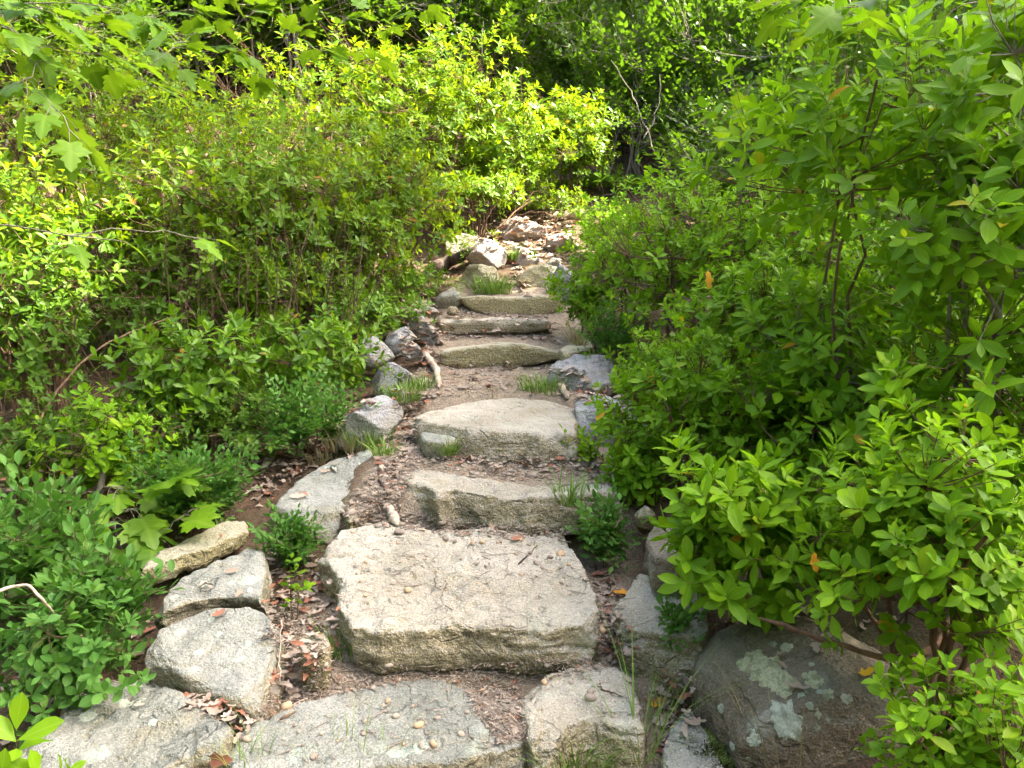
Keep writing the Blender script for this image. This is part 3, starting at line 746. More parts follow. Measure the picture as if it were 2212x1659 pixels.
def grow(base, H, rx, ry, ntips, nst, rng, lean=(0, 0), cz=.54, rz=.50, inner=.42, noise=.40, low=-.8):
    """tips of a bush and the stems, branches and twigs that carry them"""
    c = base + np.array([lean[0] * H, lean[1] * H, cz * H]); rad = np.array([rx, ry, rz * H])
    d = norm(rng.normal(size=(ntips * 3, 3))); d = d[d[:, 2] > low][:ntips]
    r = rng.uniform(inner ** 2, 1, len(d)) ** .5; deep = rng.uniform(size=len(d)) < .22; r = np.where(deep, rng.uniform(.12, .6, len(d)), r)
    lump = 1 + noise * 1.6 * fbm(d * 1.9 + base * 3.1, 2, 3)
    tip = c + d * rad * (r * lump)[:, None]
    g = ground_z(tip[:, 0], tip[:, 1]); tip = tip[tip[:, 2] > g + .05]; n = len(tip)
    # stems
    stems = []
    for i in range(nst):
        a = rng.uniform(0, 6.28); q = rng.uniform(.2, .75)
        s0 = base + np.array([math.cos(a) * .10 * rx * 2, math.sin(a) * .10 * ry * 2, 0]); s0[2] = gz(s0[0], s0[1]) - .03
        e = c + np.array([math.cos(a) * rx * q, math.sin(a) * ry * q, rng.uniform(.0, .35) * rz * H])
        m = s0 * .5 + e * .5 + np.array([-math.cos(a) * rx * .18, -math.sin(a) * ry * .18, .12 * H]) + rng.normal(0, .05, 3) * H
        p = bez(s0, m, e, 9); p[1:-1] += rng.normal(0, .012, (7, 3)) * H
        stems.append(p)
    nodes = np.concatenate([p[3:] for p in stems]); own = np.repeat(np.arange(nst), 6)
    nb = max(nst, n // 7)
    bp = tip[rng.permutation(n)[:nb]]; bp = c + (bp - c) * rng.uniform(.5, .8, (len(bp), 1)) - np.array([0, 0, .05 * H]); nb = len(bp)
    def near(P, Q):
        dv = P[:, None] - Q[None]; dd = np.linalg.norm(dv, axis=-1) + np.maximum(0, -dv[..., 2]) * .8
        return dd.argmin(1)
    bi = near(bp, nodes); ti = near(tip, bp)
    bs = nodes[bi]; bm = (bs + bp) / 2 + np.stack([np.zeros(nb), np.zeros(nb), -.12 * np.linalg.norm(bp - bs, axis=1)], -1) + rng.normal(0, .03, (nb, 3)) * np.linalg.norm(bp - bs, axis=1)[:, None]
    B = bez(bs, bm, bp, 5)
    ts = bp[ti]; tm = (ts + tip) / 2 - np.array([0, 0, .10]) * np.linalg.norm(tip - ts, axis=1)[:, None] + rng.normal(0, .06, (n, 3)) * np.linalg.norm(tip - ts, axis=1)[:, None]
    T = bez(ts, tm, tip, 3)
    ax = norm(norm(T[:, -1] - T[:, -2]) * .9 + norm(tip - c) * .35 + np.array([0, 0, .55]) + rng.normal(0, .16, (n, 3)))
    return tip, ax, stems, own[bi], B, own[bi][ti], T

def build_stems(root, base, stems, bo, B, to, T, rs, mat, twigmat=None, rng=None, name='stem', sides=5):
    made = []
    for i, p in enumerate(stems):
        r0 = rs * rng.uniform(.75, 1.2)
        V, F = tubes(p[None], np.linspace(r0, r0 * .45, len(p))[None], sides); Vs, Fs, off = [V], [F], len(V)
        m = bo == i
        if m.any():
            V, F = tubes(B[m], np.tile(np.linspace(rs * .42, rs * .22, B.shape[1]), (m.sum(), 1)), 4); Vs.append(V); Fs.append(F + off); off += len(V)
        m = to == i
        if m.any():
            V, F = tubes(T[m], np.tile(np.linspace(rs * .20, rs * .11, T.shape[1]), (m.sum(), 1)), 3); Vs.append(V); Fs.append(F + off); off += len(V)
        made.append(link(name, mesh_np(name, np.concatenate(Vs) - base, [np.concatenate(Fs)], mat), root))
    return made

def bush(label, u, vtop, y, hw, ntips, k, length, kind, matkey, lod, nobj=0, nst=5, seed=0, cat='shrub', group=None, name='shrub', depth=1.0,
         bark='brown', style='whorl', spread=(35, 85), lod_obj=None, gap=None, hmin=.15, rs=None, **kw):
    rng = np.random.default_rng(1000 + seed); ntips = int(ntips * (1.35 if hw > 90 else 1.1))
    P = at(u, vtop, y); x = P[0]; b = np.array([x, y, gz(x, y)]); H = max(hmin, P[2] - b[2])
    f = y * math.cos(PITCH) ; rx = hw / 1703 * y; ry = rx * depth
    lod_obj = lod_obj or ('near' if y < 4.4 else 'mid')
    root = empty(name, b); tag(root, label, cat, group)
    tip, ax, stems, bo, B, to, T = grow(b, H, rx, ry, ntips, nst, rng, **kw)
    st = build_stems(root, b, stems, bo, B, to, T, rs or min(.012, .007 + .003 * H), BARK[bark], rng=rng)
    if style == 'whorl': q = whorls(tip, ax, k, length, rng, spread)
    else: q = sprays(tip, ax, k, length, rng)
    put_leaves(root, b, kind, lod, matkey, *q[:4], nobj, rng, lod_obj, gap=gap, owner=[st[to[t]] for t in q[4]])
    return root

def copy_tree(o, parent=None):
    c = o.copy(); col.objects.link(c); c.parent = parent
    for ch in o.children: copy_tree(ch, c)
    return c

# ------------------------------------------------------------------ bushes on the right
G_R = 'laurel bushes on the right of the steps'
bush('lime green bush with paired pointed leaves filling the right edge just above the lichen boulder', 2040, 915, 1.75, 270, 280, 8, .062, 'lime', 'lime', 'near', 300, 5, 1, group=G_R, cz=.66, rz=.37)
bush('green laurel spreading long leaf whorls over the olive stone, left of the lime bush', 1640, 975, 2.2, 225, 210, 8, .080, 'laurel', 'lime', 'near', 300, 5, 2, group=G_R, lean=(-.04, -.1), cz=.66, rz=.38)
bush('low lime green bush in the bottom right corner in front of the lichen boulder', 2110, 1420, 1.40, 230, 190, 7, .050, 'lime', 'lime', 'near', 300, 4, 3, group=G_R)
bush('tall dim laurel at the right edge behind the lime bush', 2180, 600, 2.3, 300, 260, 8, .080, 'laurel', 'lime', 'near', 300, 6, 4, group=G_R)
bush('dense yellow green bush overhanging the dark blue boulder beside the fourth step', 1500, 715, 3.1, 215, 360, 8, .055, 'lime', 'lime', 'mid', 300, 6, 5, group=G_R)
bush('dark green laurel in the middle of the right bank with bare crossing branches', 1830, 560, 2.9, 290, 240, 8, .085, 'laurel', 'lime', 'mid', 300, 7, 6, group=G_R, bark='grey')
bush('tallest laurel at upper right reaching toward the top of the picture', 1880, 25, 2.9, 360, 165, 8, .105, 'laurel', 'lime', 'near', 300, 5, 7, group=G_R, cz=.77, rz=.25, bark='brown', rs=.008)
bush('tall laurel in the upper right corner with large drooping leaf whorls', 2230, -40, 2.4, 330, 220, 8, .100, 'laurel', 'lime', 'near', 300, 7, 8, group=G_R, cz=.66, rz=.38, bark='grey')
bush('yellow green bush whose top narrows beside the sunny turn of the path', 1370, 430, 5.5, 175, 420, 8, .058, 'lime', 'lime', 'mid', 200, 6, 9, group=G_R)
bush('feathery yellow green bush behind the dense one on the right', 1500, 310, 4.7, 220, 480, 8, .058, 'lime', 'lime', 'mid', 250, 6, 10, group=G_R)
bush('broad green bush under the tallest laurel', 1720, 340, 4.2, 250, 420, 8, .065, 'lime', 'lime', 'mid', 200, 6, 11, group=G_R)
bush('small dark bush crowding the right end of the highest step', 1270, 560, 5.6, 80, 190, 8, .055, 'laurel', 'lime', 'mid', 150, 4, 12, group=G_R)
bush('small leaved bush right of the fifth and sixth steps', 1330, 650, 4.7, 100, 170, 9, .032, 'blue', 'blue', 'mid', 200, 5, 13, group=G_R, style='spray')
bush('yellow green bush above the blue wedge shaped rock', 1440, 700, 3.9, 130, 190, 8, .050, 'lime', 'lime', 'mid', 220, 5, 14, group=G_R)
bush('blueberry sprig growing at the right end of the curved third step', 1310, 1045, 2.75, 90, 80, 8, .034, 'blue', 'blue', 'near', 200, 3, 15, group='blueberry plants beside the steps', style='spray', name='blueberry_plant', rs=.004)
bush('little blueberry plant growing on the olive stone right of the largest slab', 1465, 1270, 2.2, 75, 42, 8, .028, 'blue', 'blue', 'near', 200, 3, 16, group='blueberry plants beside the steps', style='spray', name='blueberry_plant', rs=.004)
bush('sprig with pale round leaves hanging over the right end of the fourth step', 1265, 935, 3.35, 70, 24, 8, .036, 'blue', 'lime', 'near', 150, 3, 17, group='blueberry plants beside the steps', style='spray', name='blueberry_plant', rs=.004)
bush('lime green bush filling the hollow below the tallest laurel', 1640, 500, 3.6, 220, 380, 8, .062, 'lime', 'lime', 'mid', 250, 5, 21, group=G_R)
bush('lime green bush right of the hollow below the tallest laurel', 1980, 480, 3.3, 230, 330, 8, .068, 'lime', 'lime', 'mid', 250, 5, 22, group=G_R)
bush('lime green bush below the hollow, above the near laurel', 1730, 800, 2.75, 200, 260, 8, .062, 'lime', 'lime', 'mid', 250, 5, 23, group=G_R)
bush('lime green bush spilling over the right ends of the third and fourth steps', 1385, 930, 3.0, 85, 120, 8, .05, 'lime', 'lime', 'near', 200, 4, 24, group=G_R)
bush('deep green bush closing the gap behind the right bank', 2000, 250, 4.6, 330, 330, 8, .07, 'laurel', 'laurel', 'mid', 100, 6, 18, group=G_R)
bush('shaded bush at the right edge between the lime bush and the dim laurel', 2230, 950, 2.5, 250, 170, 8, .075, 'laurel', 'lime', 'mid', 150, 5, 19, group=G_R)
bush('low shaded bush under the branches behind the lichen boulder', 1800, 1130, 2.6, 190, 150, 8, .07, 'laurel', 'lime', 'mid', 150, 5, 20, group=G_R)

# ------------------------------------------------------------------ bushes on the left
G_L = 'low bushes on the left of the steps'
bush('glossy dark laurel with round leaves below the thicket at left', 400, 685, 3.8, 180, 190, 8, .085, 'laurel', 'laurel', 'near', 300, 4, 31, group=G_L)
bush('glossy laurel reaching the dark blue pointed rock', 640, 680, 4.3, 170, 240, 8, .080, 'laurel', 'laurel', 'near', 300, 4, 32, group=G_L)
bush('yellowish leafy bush by the curving bare stem at left', 240, 840, 3.2, 150, 150, 8, .055, 'lime', 'lime', 'near', 250, 4, 33, group=G_L)
bush('fine leaved blueberry left of the smooth blue grey boulder', 650, 805, 3.7, 140, 240, 9, .034, 'blue', 'blue', 'mid', 250, 4, 34, group=G_L, style='spray', name='blueberry_plant', rs=.005)
bush('blue green blueberry carpet left of the ramp like stone', 410, 950, 3.1, 170, 300, 9, .036, 'blue', 'blue', 'mid', 300, 5, 35, group=G_L, style='spray', name='blueberry_plant', rs=.005)
bush('tall blueberry at the left edge with bluish oval leaves', 60, 1020, 2.5, 190, 200, 8, .05, 'blue', 'blue', 'near', 300, 5, 36, group=G_L, style='spray', name='blueberry_plant', rs=.006)
bush('blueberry with stalks of round leaves above the lichen spotted boulder', 190, 1160, 2.25, 150, 150, 8, .046, 'blue', 'blue', 'near', 300, 4, 37, group=G_L, style='spray', name='blueberry_plant', rs=.005)
bush('low green plant at the left edge above the bottom left boulder', 130, 1280, 2.0, 160, 120, 8, .05, 'lime', 'blue', 'near', 250, 4, 38, group=G_L, name='blueberry_plant', rs=.005)
bush('small bluish plant between the ramp like stone and the largest slab', 620, 1095, 2.76, 95, 95, 9, .030, 'blue', 'blue', 'near', 220, 4, 39, group=G_L, style='spray', name='blueberry_plant', rs=.004)
bush('seedling with a few broad leaves in the leaf filled gap left of the largest slab', 632, 1205, 2.42, 34, 7, 5, .045, 'lime', 'lime', 'near', 40, 2, 40, group=G_L, name='seedling', rs=.003)
bush('bright leaved sprig at the left edge beside the bottom left boulder', 20, 1475, 1.42, 75, 12, 6, .085, 'lime', 'lime', 'near', 80, 2, 41, group=G_L, name='seedling', rs=.004)
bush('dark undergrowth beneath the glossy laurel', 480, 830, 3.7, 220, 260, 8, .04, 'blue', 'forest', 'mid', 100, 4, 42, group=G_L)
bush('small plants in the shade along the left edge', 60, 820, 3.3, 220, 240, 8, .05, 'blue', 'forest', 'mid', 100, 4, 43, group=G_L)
bush('leafy plant in front of the upper left boulders', 880, 560, 6.4, 110, 170, 8, .05, 'laurel', 'laurel', 'mid', 150, 4, 44, group=G_L)
bush('dark leafy plant left of the slanting grey rock', 790, 600, 5.4, 130, 260, 8, .06, 'laurel', 'laurel', 'mid', 200, 5, 45, group=G_L)
bush('pale sunlit low plant right of the sunlit boulder', 1180, 400, 8.9, 110, 200, 7, .055, 'lime', 'bank', 'mid', 150, 4, 46, group=G_L)
bush('yellow green bush pinching the path at the sunny turn', 1310, 430, 7.5, 85, 220, 8, .058, 'lime', 'lime', 'mid', 150, 5, 49, group=G_L)
bush('dim bush closing the bend behind the log', 1300, 380, 10.2, 110, 260, 8, .07, 'laurel', 'laurel', 'far', 100, 5, 48, group=G_L)
bush('tiny plant growing on the grey upper left boulder', 1010, 512, 7.25, 30, 20, 7, .05, 'laurel', 'laurel', 'mid', 60, 3, 47, group=G_L, name='seedling', rs=.003)

# ------------------------------------------------------------------ the laurel bank on the left
G_B = 'laurel thicket on the left bank'
TH = dict(cz=.58, rz=.46, low=-.9, bark='brown', group=G_B)
bush('laurel of the thicket at the left edge under the maple leaves', 40, 340, 4.8, 250, 390, 8, .085, 'laurel', 'bank', 'mid', 200, 14, 51, **TH)
bush('laurel of the thicket with bright upright whorls left of its middle', 330, 270, 5.3, 250, 450, 8, .085, 'laurel', 'bank', 'mid', 250, 16, 52, **TH)
bush('laurel in the middle of the thicket', 600, 250, 5.8, 230, 480, 8, .085, 'laurel', 'bank', 'mid', 250, 16, 53, **TH)
bush('laurel of the thicket nearest the upper boulders', 830, 260, 6.7, 200, 495, 8, .085, 'laurel', 'bank', 'mid', 250, 16, 54, **TH)
bush('laurel on the skyline of the bank left of the sunlit one', 720, 80, 8.2, 260, 570, 8, .095, 'laurel', 'bank', 'far', 200, 10, 55, **TH)
bush('tall sunlit yellow laurel crowning the bank above the path', 940, 50, 8.6, 220, 780, 8, .095, 'laurel', 'bank', 'far', 300, 12, 56, **TH)
bush('sunlit yellow laurel right of the crowning one', 1090, 195, 8.9, 150, 630, 8, .095, 'laurel', 'bank', 'far', 300, 10, 57, **TH)
bush('rightmost sunlit laurel where the path bends', 1240, 190, 9.6, 110, 450, 8, .10, 'laurel', 'bank', 'far', 250, 8, 58, **TH)
bush('laurel behind the maple leaves at upper left', 420, 130, 7.2, 280, 570, 8, .09, 'laurel', 'bank', 'far', 150, 12, 59, **TH)
bush('laurel at the upper left corner behind the maple leaves', 100, 110, 6.8, 280, 540, 8, .09, 'laurel', 'bank', 'far', 150, 12, 60, **TH)
bush('sunlit clump of red brown stems above the sunlit boulder', 1020, 380, 8.0, 110, 225, 8, .08, 'laurel', 'bank', 'mid', 150, 26, 61, cz=.80, rz=.26, low=-.6, bark='brown', group=G_B)
bush('low laurel at the foot of the thicket left of the log', 760, 430, 6.0, 120, 285, 8, .075, 'laurel', 'bank', 'mid', 150, 8, 62, group=G_B)
bush('low laurel at the foot of the thicket with dark stems showing', 560, 500, 5.2, 150, 195, 8, .075, 'laurel', 'bank', 'mid', 150, 12, 63, **TH)
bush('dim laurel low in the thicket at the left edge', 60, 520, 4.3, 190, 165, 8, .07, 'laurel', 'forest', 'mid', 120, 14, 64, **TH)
bush('dim leafy bush at the foot of the thicket behind the glossy laurels', 330, 500, 5.0, 210, 140, 8, .07, 'laurel', 'forest', 'mid', 150, 8, 65, group=G_B)  # darker forest leaves on these three dim bushes stand in for deep shade
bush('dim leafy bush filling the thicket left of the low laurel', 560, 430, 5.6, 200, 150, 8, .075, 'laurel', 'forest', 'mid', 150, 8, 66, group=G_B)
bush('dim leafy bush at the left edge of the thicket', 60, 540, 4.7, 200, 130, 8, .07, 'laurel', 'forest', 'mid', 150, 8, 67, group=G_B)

# the dry stems that show under the thicket's leaves
_r = np.random.default_rng(5); Ps, Rs = [], []
n_ = 600
x_ = _r.uniform(-4.6, -0.9, n_); y_ = _r.uniform(4.2, 7.6, n_)
h_ = _r.uniform(.5, 1.3, n_); z_ = ground_z(x_, y_)
a_ = np.stack([x_, y_, z_ - .03], -1); b_ = a_ + np.stack([_r.normal(0, .28, n_), _r.normal(-.08, .25, n_), h_], -1); m_ = (a_ + b_) / 2 + _r.normal(0, .08, (n_, 3))
ok_ = np.abs(x_ - path_x(y_)) > .95
V_, F_ = tubes(bez(a_, m_, b_, 5)[ok_], np.tile(np.linspace(.0045, .0015, 5), (ok_.sum(), 1)) * _r.uniform(.6, 1.3, (ok_.sum(), 1)), 3)
tag(link('thicket_stems', mesh_np('thicket_stems', V_, [F_], BARK['brown'])), 'tangle of thin dry brown stems under the thicket on the left bank', 'stems', kind='stuff')

# ------------------------------------------------------------------ woods behind
G_W = 'shaded bushes in the woods behind'
protos = []
def wood_bush(label, x, y, H, rx, n, L, seed, **kw):
    rng = np.random.default_rng(3000 + seed); b = np.array([x, y, gz(x, y)])
    root = empty('shrub', b); tag(root, label, 'shrub', G_W)
    tip, ax, stems, bo, B, to, T = grow(b, H, rx, rx, n, 6, rng, cz=.56, rz=.46, inner=.3)
    build_stems(root, b, stems, bo, B, to, T, .02, BARK['grey'], rng=rng)
    q = sprays(tip, ax, 7, L, rng, 3.0)
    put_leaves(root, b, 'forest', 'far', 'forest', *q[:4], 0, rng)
    return root
protos = [wood_bush('dark green bush in the shaded woods behind the bend', 2.4, 11.4, 2.4, 1.5, 760, .11, 1),
          wood_bush('dark green bush in the shaded woods behind the bend', 3.6, 9.6, 2.6, 1.6, 760, .11, 2),
          wood_bush('dark green bush in the shaded woods behind the bend', 0.0, 12.0, 3.0, 1.7, 760, .12, 3)]
_spots = [(2.6, 12.5, 1.1), (4.8, 12.2, 1.2), (6.0, 9.6, 1.1), (1.0, 14.0, 1.2), (3.4, 15.0, 1.3), (6.6, 14.5, 1.4), (-1.6, 13.0, 1.1), (-3.4, 12.2, 1.1), (-5.4, 11.0, 1.0), (-7.2, 10.0, 1.0),
          (-0.8, 16.0, 1.4), (-4.0, 16.0, 1.4), (-7.6, 14.6, 1.4), (1.8, 18.0, 1.6), (5.4, 18.6, 1.7), (9.4, 17.5, 1.7), (-2.6, 19.5, 1.7), (-7.0, 19.5, 1.7), (-11.5, 18.0, 1.7), (8.4, 12.6, 1.3), (7.0, 7.4, 1.0), (5.2, 7.2, .9), (-10, 13.5, 1.3),
          (0.0, 24, 2.2), (5, 24, 2.2), (11, 24, 2.2), (-6, 25, 2.2), (-12, 24, 2.2), (16, 23, 2.2), (-18, 23, 2.2), (13, 15, 1.6), (-6.2, 7.2, .9), (-5.6, 8.6, 1.0), (2.6, 8.0, .6), (3.4, 7.2, .75), (2.2, 6.6, .6), (2.4, 9.8, .6), (1.5, 11.0, .75), (3.0, 10.8, .8), (1.0, 12.0, .8), (-4.9, 9.8, .9), (-2.8, 11.4, 1.1), (-4.6, 11.6, 1.2), (-6.6, 10.6, 1.1), (-1.2, 14.6, 1.4), (-5.6, 13.6, 1.4), (-3.0, 16.6, 1.6), (-6.8, 11.6, 1.1), (-4.2, 13.8, 1.3), (4.6, 5.6, .8), (3.6, 5.4, .7)]
_r = random.Random(4)
for i, (x, y, s) in enumerate(_spots):
    c = copy_tree(protos[i % 3])
    c['label'] = ('dark green bush far up the slope of the woods behind' if y > 17 else 'dark green bush in the woods behind the left bank' if x < -1.2 else 'dark green bush in the woods behind the right bank' if x > 2.2 else 'dark green bush in the shaded woods behind the bend')
    c.location = (x, y, gz(x, y) - .05); c.rotation_euler = (0, 0, _r.uniform(0, 6.28)); c.scale = (s, s, s * _r.uniform(.9, 1.1))

for i, (x, y, s) in enumerate([(2.7, 1.5, .42), (3.6, 2.7, .4), (4.2, 4.2, .45), (2.3, .5, .36), (4.4, 1.8, .6), (-3.3, 1.6, .42), (-4.3, 3.0, .55), (-2.7, .4, .36)]):
    c = copy_tree(protos[i % 3]); c['label'] = 'small dark green bush beside the viewer, right of the lime bushes' if x > 0 else 'small dark green bush beside the viewer, left of the blueberries'
    c.location = (x, y, gz(x, y) - .03); c.rotation_euler = (0, 0, i * 1.7); c.scale = (s, s, s)

# ------------------------------------------------------------------ trees: trunks in the woods and the canopy added overhead for shade
def gap(P):
    """openings in the canopy: a leaf whose shadow would fall on a sunlit spot of the bank is not there"""
    P = np.asarray(P); out = np.zeros(len(P), bool)
    for (x, y, z), r in SUNLIT:
        t = (P[:, 2] - z) / SUN[2]; q = P - SUN[None] * t[:, None]
        rr = r * (1 + .35 * fbm(np.stack([q[:, 0] * 1.3, q[:, 1] * 1.3, q[:, 0] * 0 + r], -1), 2, 9))
        out |= (np.hypot(q[:, 0] - x, (q[:, 1] - y)) < rr)
    return out
SUNLIT = [((-0.8, 8.8, 3.2), 1.5), ((0.15, 9.0, 2.6), 1.0), ((0.6, 9.6, 3.0), .95), ((0.3, 8.3, 1.85), .5), ((-2.4, 8.4, 3.5), 1.3), ((-2.6, 4.2, 2.9), .6), ((-1.5, 4.4, 3.0), .7), ((-2.2, 6.4, 2.6), .25), ((-1.9, 7.2, 2.9), .5), ((1.75, 4.2, 1.9), .14), ((-.65, 8.1, 2.6), .45)]

def tree(label, x, y, H, r0, crown, cr, cz, n, L, seed, nlimb=6, cat='tree', group=None, leafmat='maple', lean=(0, 0), lod='far', kind='maple', use_gap=True):
    rng = np.random.default_rng(5000 + seed); b = np.array([x, y, gz(x, y) - .1])
    root = empty('tree', b); tag(root, label, cat, group)
    top = b + np.array([lean[0], lean[1], H])
    p = bez(b, (b + top) / 2 + rng.normal(0, .03, 3) * H, top, 12); p[1:-1] += rng.normal(0, .006, (10, 3)) * H
    V, F = tubes(p[None], (r0 * np.linspace(1, .3, 12) ** .9)[None], 9)
    link('trunk', mesh_np('trunk', V - b, [F], BARK['grey']), root)
    if n:
        c = np.array([crown[0], crown[1], b[2] + cz])
        d = norm(rng.normal(size=(n, 3))); q = c + d * np.array([cr[0], cr[1], cr[2]]) * (rng.uniform(0, 1, (n, 1)) ** .4) * (1 + .3 * fbm(d * 2 + seed, 2, seed))[:, None]
        for i in range(nlimb):
            e = q[rng.integers(n)]; s = p[rng.integers(5, 12)]
            V, F = tubes(bez(s, (s + e) / 2 + np.array([0, 0, .3]), e, 7)[None], (r0 * np.linspace(.4, .08, 7))[None], 5)
            link('limb', mesh_np('limb', V - b, [F], BARK['grey']), root)
        ax = norm(rng.normal(size=(n, 3)) * np.array([1, 1, .25])); kk = 5
        pos, D, N, LL, _ = sprays(q, ax, kk, L, rng, 2.5)
        N = N + np.array([0, 0, 1.2])
        if use_gap:
            g = gap(pos); pos, D, N, LL = pos[~g], D[~g], N[~g], LL[~g]
        pk = rng.integers(2, size=len(LL)); V, F, U = merge_leaves(SH[kind][lod], pos - b, D, N, LL, pk)
        o = link('crown', mesh_np('crown', V, [F], LEAF[leafmat], U), root); o['kind'] = 'stuff'
    return root

G_T = 'added trees shading the path'
# unseen crowns added high above the frame to keep sun off steps and bushes
for i, (lb, tgt, cr, n) in enumerate((
        ('added tall tree whose unseen crown shades the lowest steps', (-.2, 2.4, .5), (2.5, 2.2, 1.3), 1500), ('added tall tree whose unseen crown shades the upper steps', (0.1, 5.3, 1.0), (2.2, 1.6, 1.2), 1000),
        ('added tall tree whose unseen crown shades the lime bushes', (2.6, 2.6, 1.0), (2.1, 2.2, 1.2), 1200), ('added tall tree whose unseen crown shades the tallest laurel', (2.7, 5.8, 1.6), (2.0, 2.0, 1.2), 1100),
        ('added tall tree whose unseen crown shades the blueberries', (-2.6, 3.4, .9), (1.7, 1.8, 1.2), 900), ('added tall tree whose unseen crown shades the thicket', (-2.6, 6.0, 1.8), (2.6, 1.2, 1.1), 950),
        ('added tall tree whose unseen crown shades the woods beyond the bend', (2.6, 12.6, 4.5), (3.2, 3.0, 1.4), 1500), ('added tall tree whose unseen crown shades the far woods', (7.5, 13.0, 5), (3.0, 3.2, 1.4), 1100), ('added tall tree whose unseen crown shades the slope of the far woods', (4.0, 18.0, 7), (4.2, 3.6, 1.4), 1300))):
    t_ = (12.5 - tgt[2]) / SUN[2]; cx, cy = tgt[0] + SUN[0] * t_, tgt[1] + SUN[1] * t_; tx, ty = cx + 1.0, cy - .8
    tree(lb, tx, ty, 13.5 - gz(tx, ty), .17, (cx, cy), cr, 12.5 - gz(tx, ty), n, .20, 1 + i, group=G_T)
G_V = 'added trees behind the viewer'  # unseen trees added to block low skylight and deepen contrast
for i, (x, y, cr, cz, n) in enumerate([(-4.2, -3.2, (2.6, 2.4, 2.6), 3.2, 620), (0.2, -5.5, (2.8, 2.4, 2.8), 3.2, 620), (5.0, -4.6, (2.6, 2.4, 2.8), 3.2, 620), (-7.2, .3, (2.4, 2.6, 2.8), 3.2, 620), (10.5, -2.6, (2.4, 2.6, 2.8), 3.2, 560), (-9.5, 5.0, (2.6, 2.6, 3), 3.4, 560), (-2.6, -9.5, (3.4, 3, 4), 5, 560), (3.6, -9.5, (3.4, 3, 4), 5, 560)]):
    tree('unseen leafy tree added behind the viewer to block low sky', x, y, 8, .10, (x, y), cr, cz, n, .37, 60 + i, 3, group=G_V, leafmat='forest', use_gap=False)
G_F = 'trees of the woods behind'
for i, (x, y, H, r0, cx, cy, cr, cz, n) in enumerate([
        (-0.55, 12.4, 12, .07, -.5, 12.8, (2.4, 2.0, 2.0), 5.0, 500), (1.4, 15.5, 13, .10, 1.4, 15.5, (3, 2.5, 2.6), 5.5, 600), (4.4, 14.0, 13, .11, 4.2, 14.5, (3, 2.5, 2.6), 5.2, 600),
        (-3.0, 14.2, 12, .09, -3, 14.5, (3, 2.4, 2.4), 5.2, 600), (-5.8, 9.6, 12, .075, -5.6, 10.6, (2.6, 2.4, 2.2), 5.2, 500), (7.4, 16.5, 14, .13, 7, 17, (3.4, 3, 3), 6, 600), (-8.6, 15.5, 14, .13, -8, 16, (3.4, 3, 3), 6, 600),
        (2.8, 20.5, 15, .13, 2.8, 20.5, (4, 3, 3.4), 6, 600), (-2.4, 22.5, 15, .14, -2.4, 22.5, (4, 3, 3.4), 6, 600), (8.6, 22.5, 15, .14, 8.6, 22.5, (4, 3, 3.4), 6, 600)]):
    tree(('slim grey trunked tree in the woods behind the left bank', 'slim grey trunked tree in the woods beyond the bend and the right bank')[x > 0], x, y, H, r0, (cx, cy), cr, cz, n * 2, .26, 20 + i, 4, group=G_F, leafmat='forest')

# ------------------------------------------------------------------ maple saplings reaching into the picture
def maple(label, foot, H, clusters, L, seed, group='young maples leaning over the bank'):
    rng = np.random.default_rng(7000 + seed); b = np.array([foot[0], foot[1], gz(*foot)])
    root = empty('maple_sapling', b); tag(root, label, 'tree', group)
    top = b + np.array([0.1, .05, H]); p = bez(b, (b + top) / 2 + np.array([.08, 0, 0]), top, 10)
    V, F = tubes(p[None], np.linspace(.022, .008, 10)[None], 7); link('trunk', mesh_np('trunk', V - b, [F], BARK['grey']), root)
    PP, DD, NN, LL, OW, brs = [], [], [], [], [], []
    joint = [(q, .009) for q in p[4:]]; todo = sorted([(at(u, v, y), k) for u, v, y, k in clusters], key=lambda t: np.linalg.norm(t[0][:2] - b[:2]))
    for e, k in todo:
        dd = [np.linalg.norm(e - q) + 1.5 * max(0, q[2] - e[2] + .05) for q, _ in joint]; s, rb = joint[int(np.argmin(dd))]
        br = bez(s, (s + e) / 2 + np.array([0, 0, .16]) * np.linalg.norm(e - s) + rng.normal(0, .03, 3), e, 8); br[1:-1] += rng.normal(0, .006, (6, 3)); dirb = norm(br[-1] - br[-3])
        joint += [(br[4], rb * .6), (br[6], rb * .5)]
        Vs, Fs, off = [], [], 0
        V, F = tubes(br[None], np.linspace(rb * .55, .0018, 8)[None], 4); Vs.append(V); Fs.append(F); off = len(V)
        for j in range(k):
            t = 1 - (j // 2) * .13 - rng.uniform(0, .05); q = br[min(7, max(0, int(t * 7)))] if j else br[-1]
            side = norm(np.cross(dirb, [0, 0, 1.])) * (1 if j % 2 else -1)
            d = norm(dirb * rng.uniform(.3, 1.0) + side * rng.uniform(.3, 1.1) * (j > 0) + np.array([0, 0, rng.uniform(-.35, .12)]) + rng.normal(0, .12, 3))
            pe = q + d * rng.uniform(.04, .09)
            V, F = tubes(np.array([[q, (q + pe) / 2 + [0, 0, .006], pe]]), np.full((1, 3), .0012), 3); Vs.append(V); Fs.append(F + off); off += len(V)
            PP.append(pe); DD.append(norm(d + np.array([0, 0, -.15]))); NN.append(np.array([0, 0, 1.0]) + rng.normal(0, .28, 3)); LL.append(L * rng.uniform(.75, 1.15)); OW.append(len(brs))
        brs.append(link('branch', mesh_np('branch', np.concatenate(Vs) - b, [np.concatenate(Fs)], BARK['grey']), root))
    put_leaves(root, b, 'maple', 'near', 'maple', np.array(PP), np.array(DD), np.array(NN), np.array(LL), 300, rng, owner=[brs[k] for k in OW])
    return root
